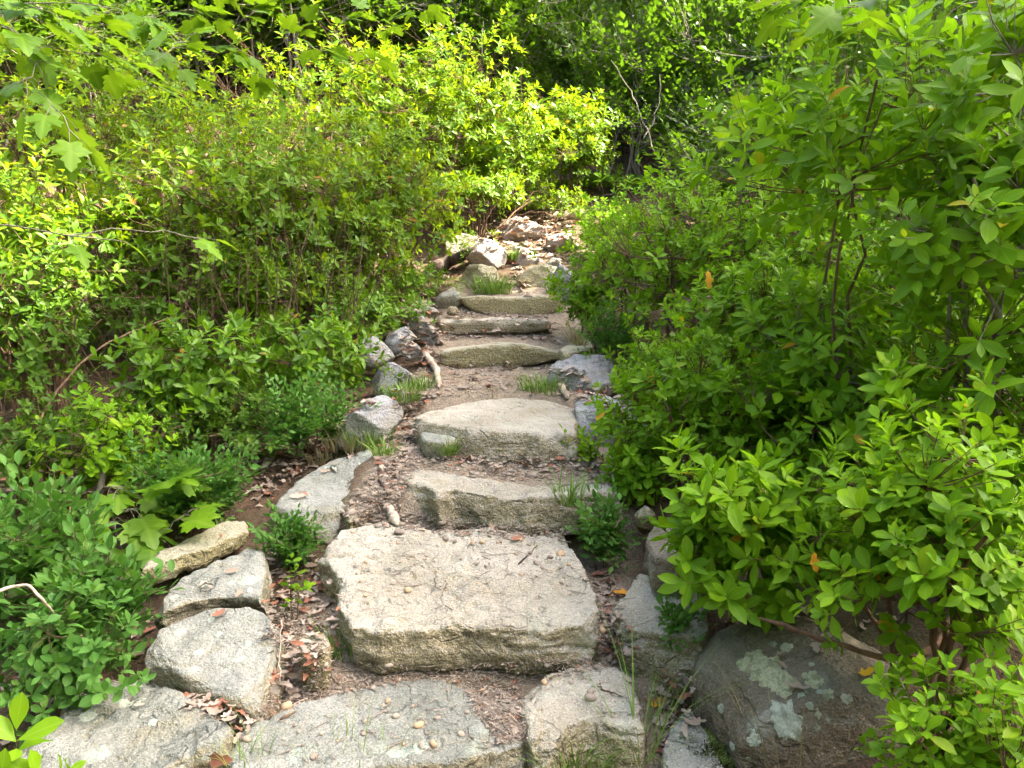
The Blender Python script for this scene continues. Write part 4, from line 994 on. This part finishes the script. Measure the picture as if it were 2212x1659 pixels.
maple('young maple whose big lobed leaves hang across the upper left corner', (-2.7, 2.6), 2.9,
      [(60, 215, 2.5, 7), (170, 300, 2.5, 6), (110, 130, 2.7, 7), (20, 60, 2.5, 7), (260, 130, 2.9, 6), (330, 190, 3.1, 5), (400, 90, 3.2, 6), (260, 520, 3.0, 2), (430, 515, 3.2, 2), (200, 60, 2.8, 6), (90, 20, 2.6, 6)], .11, 1)
maple('young maple whose sunlit leaves spread along the top of the picture', (-3.4, 4.2), 3.4,
      [(330, 40, 3.6, 6), (440, 30, 3.7, 6), (560, 20, 3.9, 6), (640, 60, 4.0, 6), (520, 110, 3.9, 6), (700, 110, 4.3, 5), (760, 30, 4.4, 6), (850, 45, 4.6, 6), (400, 160, 3.8, 6), (600, 190, 4.1, 5), (260, 20, 3.5, 6), (800, 130, 4.6, 5), (930, 15, 4.9, 5), (660, -10, 4.0, 6), (480, -20, 3.8, 6)], .115, 2)
maple('young maple whose leaves dip in from the top at right', (2.7, 3.0), 3.2,
      [(1700, 10, 2.9, 5), (1830, 15, 2.6, 5), (1950, 30, 2.7, 5), (2080, 10, 2.6, 5), (1580, 270, 4.2, 4), (1780, 60, 2.9, 4), (2180, 40, 2.4, 4)], .12, 3)
maple('low maple seedling with drooping dark leaves over the thin olive stone', (-1.75, 3.05), .36,
      [(270, 1060, 2.95, 5), (360, 1040, 2.9, 5), (300, 1110, 2.85, 5), (400, 1110, 2.85, 4), (250, 1150, 2.8, 4), (350, 1165, 2.8, 4)], .14, 4)

# ------------------------------------------------------------------ loose stuff on the ground
def rot_rand(rng, n, flat=0.0):
    a = rng.uniform(0, 6.28, n); nrm = norm(np.stack([rng.normal(0, flat, n), rng.normal(0, flat, n), np.ones(n)], -1))
    d = np.stack([np.cos(a), np.sin(a), np.zeros(n)], -1)
    return d, nrm

_g = (1 + 5 ** .5) / 2
ICO_V = norm(np.array([(-1, _g, 0), (1, _g, 0), (-1, -_g, 0), (1, -_g, 0), (0, -1, _g), (0, 1, _g), (0, -1, -_g), (0, 1, -_g), (_g, 0, -1), (_g, 0, 1), (-_g, 0, -1), (-_g, 0, 1)], float))
ICO_F = np.array([(0, 11, 5), (0, 5, 1), (0, 1, 7), (0, 7, 10), (0, 10, 11), (1, 5, 9), (5, 11, 4), (11, 10, 2), (10, 7, 6), (7, 1, 8), (3, 9, 4), (3, 4, 2), (3, 2, 6), (3, 6, 8), (3, 8, 9), (4, 9, 5), (2, 4, 11), (6, 2, 10), (8, 6, 7), (9, 8, 1)])
def subdivide(V, F):
    V = V.tolist(); cache = {}; out = []
    def mid(a, b):
        k = (min(a, b), max(a, b))
        if k not in cache:
            p = (np.array(V[a]) + V[b]) / 2; V.append(list(p / np.linalg.norm(p))); cache[k] = len(V) - 1
        return cache[k]
    for a, b, c in F:
        ab, bc, ca = mid(a, b), mid(b, c), mid(c, a); out += [(a, ab, ca), (b, bc, ab), (c, ca, bc), (ab, bc, ca)]
    return np.array(V), np.array(out)
ICO2 = subdivide(ICO_V, ICO_F)

def drop_many(xs, ys):
    P, N = [], []
    for x, y in zip(xs, ys):
        p, n = drop(x, y); P.append(p); N.append(n)
    return np.array(P), np.array(N)

# gravel on the treads
rng = np.random.default_rng(21)
gx, gy = [], []
def spread_px(poly, n):
    """n points of the ground seen inside a picture polygon"""
    poly = np.array(poly, float); lo, hi = poly.min(0), poly.max(0); out = []
    while len(out) < n:
        p = rng.uniform(lo, hi); c = False; j = len(poly) - 1
        for i in range(len(poly)):
            if (poly[i][1] > p[1]) != (poly[j][1] > p[1]) and p[0] < (poly[j][0] - poly[i][0]) * (p[1] - poly[i][1]) / (poly[j][1] - poly[i][1]) + poly[i][0]: c = not c
            j = i
        if not c: continue
        h = hit_px(*p)
        if h[0] is not None: out.append(h[0])
        else: out.append(Vector(at(p[0], p[1], 3)))
    return np.array(out)
GR = [([(870, 1010), (880, 985), (990, 985), (1250, 990), (1420, 1010), (1420, 1045), (1200, 1050), (1000, 1030)], 520),
      ([(800, 1060), (830, 1000), (900, 930), (910, 990), (880, 1060), (850, 1130), (760, 1140)], 380),
      ([(830, 1100), (1000, 1130), (1250, 1140), (1290, 1165), (1000, 1160), (760, 1130)], 330),
      ([(920, 860), (960, 790), (1220, 780), (1240, 860), (1100, 850)], 380),
      ([(940, 745), (960, 715), (1190, 715), (1210, 740), (1120, 730), (1000, 730)], 240),
      ([(940, 680), (1000, 668), (1190, 685), (1180, 692)], 130),
      ([(1000, 1480), (1120, 1480), (1140, 1600), (1080, 1610), (1030, 1540)], 420),
      ([(600, 1470), (720, 1430), (900, 1440), (1280, 1420), (1330, 1440), (1120, 1480), (900, 1470), (680, 1510), (560, 1560), (540, 1560)], 520),
      ([(1295, 1250), (1325, 1260), (1345, 1380), (1380, 1440), (1300, 1430), (1290, 1380)], 240),
      ([(730, 1115), (790, 1040), (830, 980), (880, 950), (880, 1010), (800, 1125)], 420), ([(815, 990), (850, 930), (895, 880), (905, 930), (880, 1000), (830, 1070)], 260), ([(845, 880), (900, 800), (940, 770), (945, 850), (890, 900)], 160),
      ([(560, 1300), (640, 1280), (730, 1330), (740, 1420), (640, 1470), (560, 1540), (600, 1420)], 260)]
P = np.concatenate([spread_px(p, n) for p, n in GR]); n = len(P)
r = rng.lognormal(-5.3, .42, n) * np.clip(P[:, 1] / 2.6, .8, 1.5); d, nn = rot_rand(rng, n, .25); D, S, N = frame(d, nn)
sc = np.stack([r * rng.uniform(.9, 1.5, n), r * rng.uniform(.7, 1.0, n), r * rng.uniform(.4, .75, n)], -1)
J = 1 + rng.uniform(-.18, .18, (n, 12, 1))
V = ICO_V[None] * J
V = P[:, None] + V[..., 0:1] * (D * sc[:, :1])[:, None] + V[..., 1:2] * (S * sc[:, 1:2])[:, None] + V[..., 2:3] * (N * sc[:, 2:])[:, None] + np.array([0, 0, .2]) * sc[:, 2][:, None, None]
F = (ICO_F[None] + (np.arange(n) * 12)[:, None, None]).reshape(-1, 3)
tag(link('gravel', mesh_np('gravel', V.reshape(-1, 3), [F], M_PEB, smooth=False)), 'fine brown gravel lying on the treads and in the gaps between the stones', 'gravel', kind='stuff')

# dead leaves: in the gaps, along the left side, under the bushes
LT = [([(560, 1300), (590, 1190), (680, 1200), (735, 1290), (735, 1400), (700, 1440), (560, 1560), (600, 1420)], 150),
      ([(840, 700), (850, 620), (940, 600), (950, 690), (960, 740), (930, 800), (880, 780)], 170),
      ([(560, 1000), (640, 960), (720, 940), (690, 1000), (620, 1050), (560, 1080)], 110), ([(1295, 1250), (1330, 1230), (1345, 1380), (1390, 1440), (1300, 1430)], 60),
      ([(700, 900), (760, 850), (800, 870), (740, 930)], 50), ([(920, 560), (980, 540), (990, 600), (930, 610)], 60), ([(1030, 520), (1080, 470), (1240, 470), (1240, 560), (1100, 560)], 260),
      ([(930, 840), (960, 780), (1220, 780), (1230, 850)], 26), ([(920, 740), (950, 680), (1190, 690), (1210, 740)], 26), ([(1100, 600), (1120, 560), (1130, 630)], 25),
      ([(815, 990), (850, 930), (895, 880), (905, 930), (880, 1000), (830, 1070)], 45), ([(845, 880), (900, 800), (940, 770), (945, 850), (890, 900)], 45),
      ([(0, 1480), (150, 1380), (320, 1340), (330, 1420), (200, 1470), (60, 1560)], 90), ([(400, 1480), (520, 1540), (560, 1560), (520, 1600), (430, 1540)], 60), ([(1400, 1440), (1500, 1440), (1500, 1560), (1420, 1640)], 50),
      ([(0, 1000), (250, 950), (560, 960), (600, 1080), (300, 1150), (0, 1200)], 200), ([(880, 1000), (1000, 985), (1420, 1000), (1400, 1040)], 60), ([(1240, 880), (1240, 790), (1340, 850), (1400, 900)], 50)]
P = np.concatenate([spread_px(p, int(n * 1.7)) for p, n in LT])
xx = rng.uniform(-4.2, 4.2, 2600); yy = rng.uniform(1.2, 9.5, 2600); ok = np.abs(xx - path_x(yy)) > .7
Q, _ = drop_many(xx[ok], yy[ok]); P = np.concatenate([P, Q]); n = len(P)
d, nn = rot_rand(rng, n, .45); L = rng.uniform(.020, .060, n) * np.where(np.arange(n) < len(P) - len(Q), np.clip(P[:, 1] / 3, .9, 1.9), 1.3)
pick = rng.integers(6, size=n); red = rng.uniform(size=n) < .22
Pb = np.concatenate([spread_px(p, int(n * .45)) for p, n in GR]); nb_ = len(Pb); db, nnb = rot_rand(rng, nb_, .5); Lb = rng.uniform(.010, .026, nb_) * np.clip(Pb[:, 1] / 3, .8, 1.6)
P, d, nn, L = np.concatenate([P, Pb - np.array([0, 0, .006])]), np.concatenate([d, db]), np.concatenate([nn, nnb]), np.concatenate([L, Lb]); pick = np.concatenate([pick, rng.integers(6, size=nb_)]); red = np.concatenate([red, rng.uniform(size=nb_) < .2])
for k_, (mask, mt, nm, lb) in enumerate(((red, M_DEADR, 'russet_leaf_litter', 'reddish brown dead leaves strewn between the rocks and under the bushes'), (~red, M_DEAD, 'pale_leaf_litter', 'pale brown dead leaves strewn between the rocks and under the bushes'))):
    V, F, U = merge_leaves(SH['dead'], (P + np.array([0, 0, .012]))[mask], d[mask], nn[mask], L[mask], pick[mask])
    tag(link(nm, mesh_np(nm, V, [F], mt)), lb, 'dead leaves', kind='stuff')

# straw, needles and twig bits in the gaps and on the treads
P = np.concatenate([spread_px(p, int(n * .8)) for p, n in GR] + [spread_px([(690, 1150), (1270, 1165), (1280, 1320), (760, 1320)], 90), spread_px([(560, 1560), (1100, 1490), (1120, 1620), (560, 1650)], 70)]); n = len(P)
a = rng.uniform(0, 6.28, n); ln = rng.uniform(.008, .035, n); dv = np.stack([np.cos(a) * ln, np.sin(a) * ln, rng.normal(0, .12, n) * ln], -1)
P = P + np.array([0, 0, .005]); C = np.stack([P - dv, P + rng.normal(0, .12, (n, 3)) * ln[:, None] * np.array([1, 1, .2]), P + dv], 1)
V, F = tubes(C, np.tile(rng.uniform(.0006, .0017, (n, 1)), (1, 3)), 3)
tag(link('twig_litter', mesh_np('twig_litter', V, [F], M_DEAD)), 'bits of straw, needles and twig lying on the treads and in the gaps', 'litter', kind='stuff')

# pebbles that can be told apart on the largest slab and the lowest step
PEB = []
for i in range(8):
    J = 1 + rng.uniform(-.13, .13, (len(ICO2[0]), 1)); PEB.append(mesh_np('pebble', ICO2[0] * J * np.array([1, rng.uniform(.65, .9), rng.uniform(.42, .65)]), [ICO2[1]], M_PEBTAN if i < 3 else M_PEB))
def pebble(u, v, size, label, group=None, k=None):
    h = hit_px(u, v)
    if h[0] is None: return
    o = bpy.data.objects.new('pebble', PEB[int(rng.integers(8)) if k is None else k]); col.objects.link(o)
    o.location = h[0] + h[1] * size * .3; q = h[1].to_track_quat('Z', 'Y') @ Matrix.Rotation(rng.uniform(0, 6.28), 3, 'Z').to_quaternion()
    o.rotation_mode = 'QUATERNION'; o.rotation_quaternion = q; o.scale = (size, size, size)
    tag(o, label, 'pebble', group)
for p, n in (([(760, 1150), (1260, 1170), (1280, 1290), (1000, 1270), (760, 1310)], 70),):
    for h in spread_px(p, n):
        u, v, f = project(np.array(h)); pebble(float(u), float(v), float(rng.lognormal(-5.05, .35)), 'small brown pebble lying on top of the largest slab', 'pebbles on the largest slab')
for h in spread_px([(560, 1560), (700, 1510), (900, 1480), (1100, 1500), (1120, 1600), (900, 1630), (600, 1640)], 34):
    u, v, f = project(np.array(h)); pebble(float(u), float(v), float(rng.lognormal(-5.0, .35)), 'small brown pebble lying on the lowest step', 'pebbles on the lowest step')
for h in spread_px([(1160, 1470), (1360, 1460), (1370, 1530), (1200, 1540)], 10):
    u, v, f = project(np.array(h)); pebble(float(u), float(v), float(rng.lognormal(-5.0, .35)), 'small pebble lying on the pale right hand stone of the lowest step', 'pebbles on the pale end stone')
for u, v, s, lb, k in ((1210, 1198, .017, 'tan pebble near the right rear corner of the largest slab', 0), (862, 1152, .020, 'brown pebble at the tip of the pale wood chunk', 4), (1000, 1140, .022, 'flat grey pebble under the curved third step', 6),
                       (1062, 1140, .017, 'cream pebble under the middle of the curved third step', 1), (1188, 1205, .012, 'dark pebble beside the tan pebble on the largest slab', 5), (1297, 1362, .016, 'tan pebble in the gap right of the largest slab', 2),
                       (1300, 1300, .017, 'grey stone in the gap right of the largest slab', 7), (905, 1570, .016, 'orange brown pebble in the middle of the lowest step', 0), (935, 1608, .012, 'small orange pebble near the front of the lowest step', 1), (532, 1600, .013, 'dark pebble at the left end of the lowest step', 5),
                       (620, 1530, .019, 'pinkish tan pebble at the back left of the lowest step', 2), (585, 1545, .017, 'cream pebble among the leaves left of the lowest step', 1), (1290, 1000, .022, 'brown stone lying on the gravel at the right of the third step', 4), (1258, 996, .018, 'flat brown stone on the gravel behind the third step', 6),
                       (1275, 1510, .017, 'flat olive stone flake on the pale end stone of the lowest step', 7)):
    pebble(u, v, s, lb, None, k)

# single coloured leaves
def single_leaf(u, v, L, mat, label, name='dead_leaf', y=None, shp=None, d=None, nn=None, cat='leaf'):
    h = hit_px(u, v); p = np.array(h[0]) if y is None else at(u, v, y)
    nrm = np.array(h[1]) if y is None else np.array([0, -.6, .8])
    if nn is not None: nrm = np.array(nn, float)
    d = np.array(d if d is not None else (rng.uniform(-1, 1), rng.uniform(-.4, .4), 0), float)
    V, F, U = SH['dead'][shp if shp is not None else int(rng.integers(6))]
    D, S, N = frame(d[None], nrm[None]); W = L * ((V[:, :1] - .5) * D + V[:, 1:2] * S + V[:, 2:] * N)
    o = link(name, mesh_np(name, W, [F], mat)); o.location = p + nrm * .008; tag(o, label, cat); return o
single_leaf(1113, 1168, .055, M_DEADR, 'red dead leaf lying on the largest slab')
single_leaf(1345, 1285, .07, M_ORANGE, 'orange dead leaf right of the largest slab')
single_leaf(1866, 1462, .06, M_YELLOW, 'yellow leaf lying on top of the lichen boulder')
single_leaf(1530, 606, .065, M_ORANGE, 'bright orange leaf hanging in the right hand bushes', y=2.75, d=(0.1, 0, -1), nn=(0, -1, .1))
single_leaf(1755, 1210, .05, M_ORANGE, 'orange leaf hanging among the lime bushes above the lichen boulder', y=1.72, d=(.2, 0, -1), nn=(0, -1, .1))
single_leaf(706, 1310, .085, M_DEAD, 'pale curled oak leaf in the gap left of the largest slab')
single_leaf(655, 1455, .08, M_DEAD, 'pale torn leaf left of the largest slab foot')
single_leaf(1425, 1520, .06, M_ORANGE, 'orange leaf in the grass right of the lowest step')
single_leaf(1430, 1625, .07, M_DEADR, 'reddish leaf beside the small pale stone at the bottom edge')
single_leaf(465, 1640, .08, M_DEADR, 'brown leaf wedged between the two lowest left stones')
single_leaf(1140, 640, .10, M_DEAD, 'pale leaf lying on the highest step')
single_leaf(1990, 1625, .07, M_DEADR, 'russet leaf under the bottom right bush', y=1.5)
single_leaf(605, 965, .11, M_DEAD, 'large curled brown leaf beside the blueberry carpet')
single_leaf(625, 985, .10, M_DEADR, 'large red brown leaf beside the blueberry carpet')

# sticks and logs
def stick(name, label, pts, r0, r1, mat, lift=0.0, sides=6, cat='stick', jitter=.004, caps=True):
    P = np.array(pts, float); t = np.linspace(0, 1, len(P)); T = np.linspace(0, 1, max(8, len(P) * 4))
    C = np.stack([np.interp(T, t, P[:, i]) for i in range(3)], -1)
    for _ in range(2): C[1:-1] = (C[:-2] + C[1:-1] * 2 + C[2:]) / 4
    C[1:-1] += rng.normal(0, jitter, (len(T) - 2, 3)); C[:, 2] += lift
    rr = np.interp(T, [0, 1], [r0, r1]) * rng.uniform(.85, 1.12, len(T)); rr[0] *= .55; rr[-1] *= .4
    V, F = tubes(C[None], rr[None], sides); nv = len(V)
    caps_ = [np.arange(sides)[None, ::-1], np.arange(nv - sides, nv)[None]]
    b = C[0].copy(); o = link(name, mesh_np(name, V - b, [F] + [c for c in caps_], mat)); o.location = b; return tag(o, label, cat)
def on(u, v, dz=0.0):
    h = hit_px(u, v); return np.array(h[0]) + np.array([0, 0, dz])
stick('stick', 'thick pale stick lying left of the soil patch', [on(918, 768, .02), on(932, 790, .02), on(945, 812, .02), on(948, 842, .015)], .024, .018, BARK['pale'])
stick('stick', 'short pale stick standing at the back right corner of the fourth step', [on(1212, 842, .02), on(1218, 852, .02), on(1226, 868, .015)], .02, .018, BARK['pale'])
stick('wood_chunk', 'pale splintered wood chunk at the back left of the largest slab', [on(832, 1098, .015), on(845, 1115, .015), on(858, 1140, .012)], .022, .016, BARK['pale'], cat='wood', jitter=.005)
stick('twig', 'thin dark twig lying on the largest slab', [on(1120, 1222, .006), on(1145, 1200, .008), on(1162, 1180, .006)], .0035, .0015, BARK['dark'], jitter=.001)
stick('twig', 'pale hair thin twig lying across the largest slab', [on(1040, 1205, .005), on(1085, 1200, .006), on(1130, 1197, .005)], .0018, .001, BARK['grey'], jitter=.001)
stick('twig', 'short stick on the stone flake of the lowest step', [on(1290, 1488, .006), on(1320, 1500, .006), on(1345, 1508, .006)], .003, .0018, BARK['brown'], jitter=.002)
stick('twig', 'short twig on the back left of the lowest step', [on(605, 1560, .008), on(640, 1545, .01)], .004, .003, BARK['brown'], jitter=.001)
stick('twig', 'dark twig in the gravel left of the third step', [on(818, 1040, .01), on(830, 1060, .01), on(838, 1075, .01)], .007, .004, BARK['dark'], jitter=.001)
stick('twig', 'pale root fibre hanging in the gap left of the largest slab', [on(610, 1395, .08), on(605, 1440, .05), on(603, 1490, .02)], .003, .002, BARK['pale'], jitter=.002)
stick('twig', 'pink brown twig poking in from the left edge', [at(-30, 1285, 1.7), at(20, 1268, 1.75), at(62, 1262, 1.8), at(90, 1295, 1.8), at(118, 1325, 1.85)], .0045, .003, BARK['pale'], jitter=.001)
stick('vine_stem', 'long bare stem curving up at left below the thicket', [on(40, 1040), at(75, 930, 3.2), at(110, 860, 3.4), at(180, 775, 3.6), at(260, 725, 3.8), at(380, 682, 4.1)], .007, .004, BARK['brown'], jitter=.003, cat='stem')
stick('branch', 'bare brown branch resting across the top of the lichen boulder', [at(1640, 1335, 1.80), at(1760, 1375, 1.76), at(1860, 1410, 1.74), at(1950, 1425, 1.78), at(2020, 1400, 1.9), at(2060, 1330, 2.0)], .005, .010, BARK['brown'], jitter=.002)
stick('branch', 'bare forked branch behind the lichen boulder rising to the right', [at(1860, 1300, 1.95), at(1920, 1390, 1.9), at(1960, 1425, 1.86)], .006, .008, BARK['brown'], jitter=.002)
stick('log', 'dark rotten log beside the upper left boulders', [on(925, 598, .05), on(965, 585, .07), on(1030, 562, .10)], .065, .05, BARK['dark'], sides=9, cat='log', jitter=.008)
stick('log', 'reddish grey log lying across the sunny turn of the path', [at(1180, 470, 9.0), at(1220, 466, 9.0), at(1270, 462, 9.0)], .055, .06, BARK['pale'], sides=9, cat='log', jitter=.008)
for i, (a, b, c) in enumerate((((1060, 505, 8.2), (1130, 440, 8.5), (1180, 425, 8.6)), ((1100, 470, 8.5), (1150, 455, 8.5), (1210, 470, 8.7)), ((1120, 455, 8.5), (1150, 420, 8.6), (1190, 400, 8.6)))):
    stick('twig', ('bare reddish branch arching over the sunlit boulder', 'crooked reddish root crossing behind the sunlit boulder', 'thin reddish shoot rising behind the sunlit boulder')[i], [at(*a), at(*b), at(*c)], .009, .005, BARK['brown'], jitter=.01)
for pp_, lb in ((((1390, 300, 7.0), (1420, 240, 7.1), (1425, 160, 7.2)), 'slender bare grey branch against the dark woods'), (((1040, 120, 10.5), (1042, 80, 10.5), (1044, 45, 10.5)), 'pale dead stem rising above the crowning laurel'), (((1415, 330, 7.0), (1395, 280, 7.1), (1370, 210, 7.2), (1320, 130, 7.3)), 'forked grey branch left of the tallest laurel')):
    stick('branch', lb, [at(*q_) for q_ in pp_], .008, .003, BARK['grey'], jitter=.01)

# grass tufts
def tuft(u, v, h, n, label, mat=M_GRASS, spread=.05, w=.0022, cat='grass tuft'):
    p = hit_px(u, v)[0]
    if p is None: return
    n = int(n * 1.5); w = w * max(1, p[1] / 3.2); p = np.array(p); a = rng.uniform(0, 6.28, n); rr = spread * rng.uniform(0, 1, n) ** .7; hh = h * rng.uniform(.45, 1.1, n)
    b = np.stack([np.cos(a) * rr, np.sin(a) * rr, np.full(n, -.01)], -1); out = np.stack([np.cos(a), np.sin(a), a * 0], -1) + rng.normal(0, .5, (n, 3)) * np.array([1, 1, 0])
    e = b + out * (hh * rng.uniform(.2, .8, n))[:, None] + np.stack([a * 0, a * 0, hh * rng.uniform(.55, 1.0, n)], -1); m = b + (e - b) * .35 + np.stack([a * 0, a * 0, hh * .35], -1)
    C = bez(b, m, e, 5); side = norm(np.cross(e - b, np.array([0, 0, 1.])) + 1e-6) * (w * rng.uniform(.7, 1.3, n))[:, None]
    ww = np.array([1, .95, .8, .5, .05])[None, :, None]; Lf = C - side[:, None] * ww; Rt = C + side[:, None] * ww
    V = np.stack([Lf, Rt], 2).reshape(-1, 3); k = np.arange(n)[:, None] * 10 + np.arange(4)[None] * 2
    F = np.stack([k, k + 1, k + 3, k + 2], -1).reshape(-1, 4)
    o = link('grass_tuft', mesh_np('grass_tuft', V, [F], mat)); o.location = p; tag(o, label, cat, 'grass tufts along the steps', 'stuff' if 'lying' in label or 'flattened' in label else None); return o
for a in ((735, 1412, .13, 40, 'bright grass tuft at the left foot of the largest slab'), (870, 862, .13, 90, 'grass tuft in front of the pale faceted rock', M_GRASS, .10), (905, 840, .12, 70, 'grass tuft beside the thick pale stick', M_GRASS, .09),
          (800, 958, .14, 110, 'yellowish grass tuft in front of the smooth blue grey boulder', M_GRASS, .11), (760, 965, .13, 70, 'dry straw coloured grass left of the smooth blue grey boulder', M_STRAW, .12), (830, 985, .10, 60, 'green grass tuft at the top of the ramp like stone', M_GRASS, .05),
          (968, 976, .09, 60, 'small grass tuft under the left of the fourth step', M_GRASS, .05), (1175, 842, .13, 110, 'grass tuft in front of the blue wedge shaped rock', M_GRASS, .14), (1065, 632, .20, 160, 'grass growing in front of the blocky olive boulder', M_GRASS, .16),
          (1245, 1650, .11, 170, 'bright grass tuft on the front of the pale end stone at the bottom edge', M_GRASS, .11), (1400, 1560, .30, 26, 'tall thin grass stalks right of the lowest step', M_GRASS, .07, .0013), (1385, 1640, .32, 18, 'tall thin grass stalks at the bottom edge right of the lowest step', M_GRASS, .05, .0013),
          (1300, 1195, .12, 45, 'grass blades hanging at the right rear corner of the largest slab', M_GRASS, .05), (730, 1625, .12, 16, 'sparse wispy grass on the lowest step', M_GRASS, .10, .001), (840, 1640, .10, 10, 'few wispy grass blades at the front of the lowest step', M_GRASS, .08, .001),
          (545, 1655, .13, 10, 'wispy grass at the left end of the lowest step', M_GRASS, .06, .001), (1230, 1080, .13, 50, 'long arching grass at the right of the curved third step', M_GRASS, .06), (1250, 745, .22, 30, 'long pale grass arching over the flat brownish stone', M_STRAW, .06),
          (700, 1000, .10, 40, 'dry grass at the upper end of the ramp like stone', M_STRAW, .08), (1200, 632, .14, 50, 'short grass on the right of the highest step', M_GRASS, .08), (1110, 560, .16, 70, 'grass on the pinkish sloping stone', M_GRASS, .07), (1060, 845, .05, 90, 'flattened dry grass on the soil patch', M_STRAW, .22, .0012),
          (1000, 1440, .05, 40, 'dry grass blades lying under the front of the largest slab', M_STRAW, .2, .001), (520, 1645, .10, 12, 'thin grass between the two lowest left stones', M_GRASS, .04, .001), (1690, 1650, .28, 8, 'single flowering grass stalks before the lichen boulder', M_STRAW, .08, .0012)):
    tuft(*a)

# lichen rosettes and moss
byl = {o['label']: o for o in ROCKS}
def patch(rock, u, v, r, mat, name='lichen_patch', hgt=.004, wob=.28):
    o = byl[rock]; h = hit_px(u, v)
    if h[0] is None: return
    p, n = np.array(h[0]), np.array(h[1]); ref = np.array([1., 0, 0]); A = norm(np.cross(n, ref)); B = np.cross(n, A); V = []
    K = 44; rings = (0, .35, .65, .88, 1.0); hs = (hgt * .8, hgt, hgt * .8, hgt, -.002); sd = rng.uniform(0, 50)
    ang = np.arange(K) / K * 2 * math.pi; wb = 1 + wob * 2 * fbm(np.stack([np.cos(ang) * 1.5 + sd, np.sin(ang) * 1.5, ang * 0], -1), 5, 3, .72)
    for q, hh in zip(rings, hs):
        for k in range(K):
            w_ = p + (A * math.cos(ang[k]) + B * math.sin(ang[k])) * r * q * wb[k]
            c = BVH.ray_cast(Vector(w_ + n * .06), Vector(-n), .2)
            s = np.array(c[0]) if c[0] is not None else w_
            V.append(s + n * (hh + rng.uniform(-.0006, .0006)))
    F = []
    for q in range(len(rings) - 1):
        for k in range(K):
            j = (k + 1) % K; F.append((q * K + k, q * K + j, (q + 1) * K + j, (q + 1) * K + k))
    link(name, mesh_np(name, np.array(V) - np.array(o.location), [np.array(F)], mat), o)
BIG = 'big rounded dark brown boulder with pale lichen rosettes under the right hand bush'
for u, v, r, m in ((1625, 1428, .038, M_LICHEN), (1662, 1452, .046, M_LICHEN), (1690, 1478, .034, M_LICHEN), (1698, 1552, .036, M_LICHEN2), (1705, 1575, .026, M_LICHEN2), (1757, 1467, .022, M_LICHEN), (1700, 1398, .016, M_LICHEN2), (1629, 1596, .018, M_LICHEN2), (1557, 1532, .012, M_LICHEN2), (1751, 1526, .010, M_LICHEN2), (1790, 1500, .014, M_LICHEN), (1670, 1392, .010, M_LICHEN2)):
    patch(BIG, u, v, r, m, wob=.42)
for _ in range(16): patch(BIG, rng.uniform(1550, 1900), rng.uniform(1400, 1640), rng.uniform(.005, .014), M_LICHEN2 if rng.uniform() < .6 else M_LICHEN, hgt=.002, wob=.5)
LSP = 'flat topped grey green boulder with round lichen spots beside the lower steps'
for u, v, r in ((388, 1365, .018), (430, 1410, .014), (470, 1370, .012), (515, 1425, .016), (420, 1445, .012), (535, 1390, .012), (455, 1340, .012)): patch(LSP, u, v, r, M_LICHEN2, hgt=.0015)
for u, v, r in ((295, 1478, .026), (270, 1520, .020), (190, 1545, .024), (330, 1560, .012)): patch('lumpy pale boulder in the bottom left corner', u, v, r, M_LICHEN2, hgt=.002)
for u, v, r in ((440, 1262, .014), (500, 1258, .012), (375, 1290, .018), (540, 1275, .010)): patch('grey slab with an undercut front edge resting above the lichen spotted boulder', u, v, r, M_LICHEN2, hgt=.0015)
for u, v, lb in ((1520, 1600, 'dark green moss cushion between the small pale stone and the lichen boulder'), (1545, 1640, 'lower dark green moss cushion beside the lichen boulder')):
    o = tuft(u, v, .018, 420, lb, M_MOSS, .055, .0016, 'moss')
    if o: o.name = 'moss_cushion'; o['group'] = 'moss cushions'
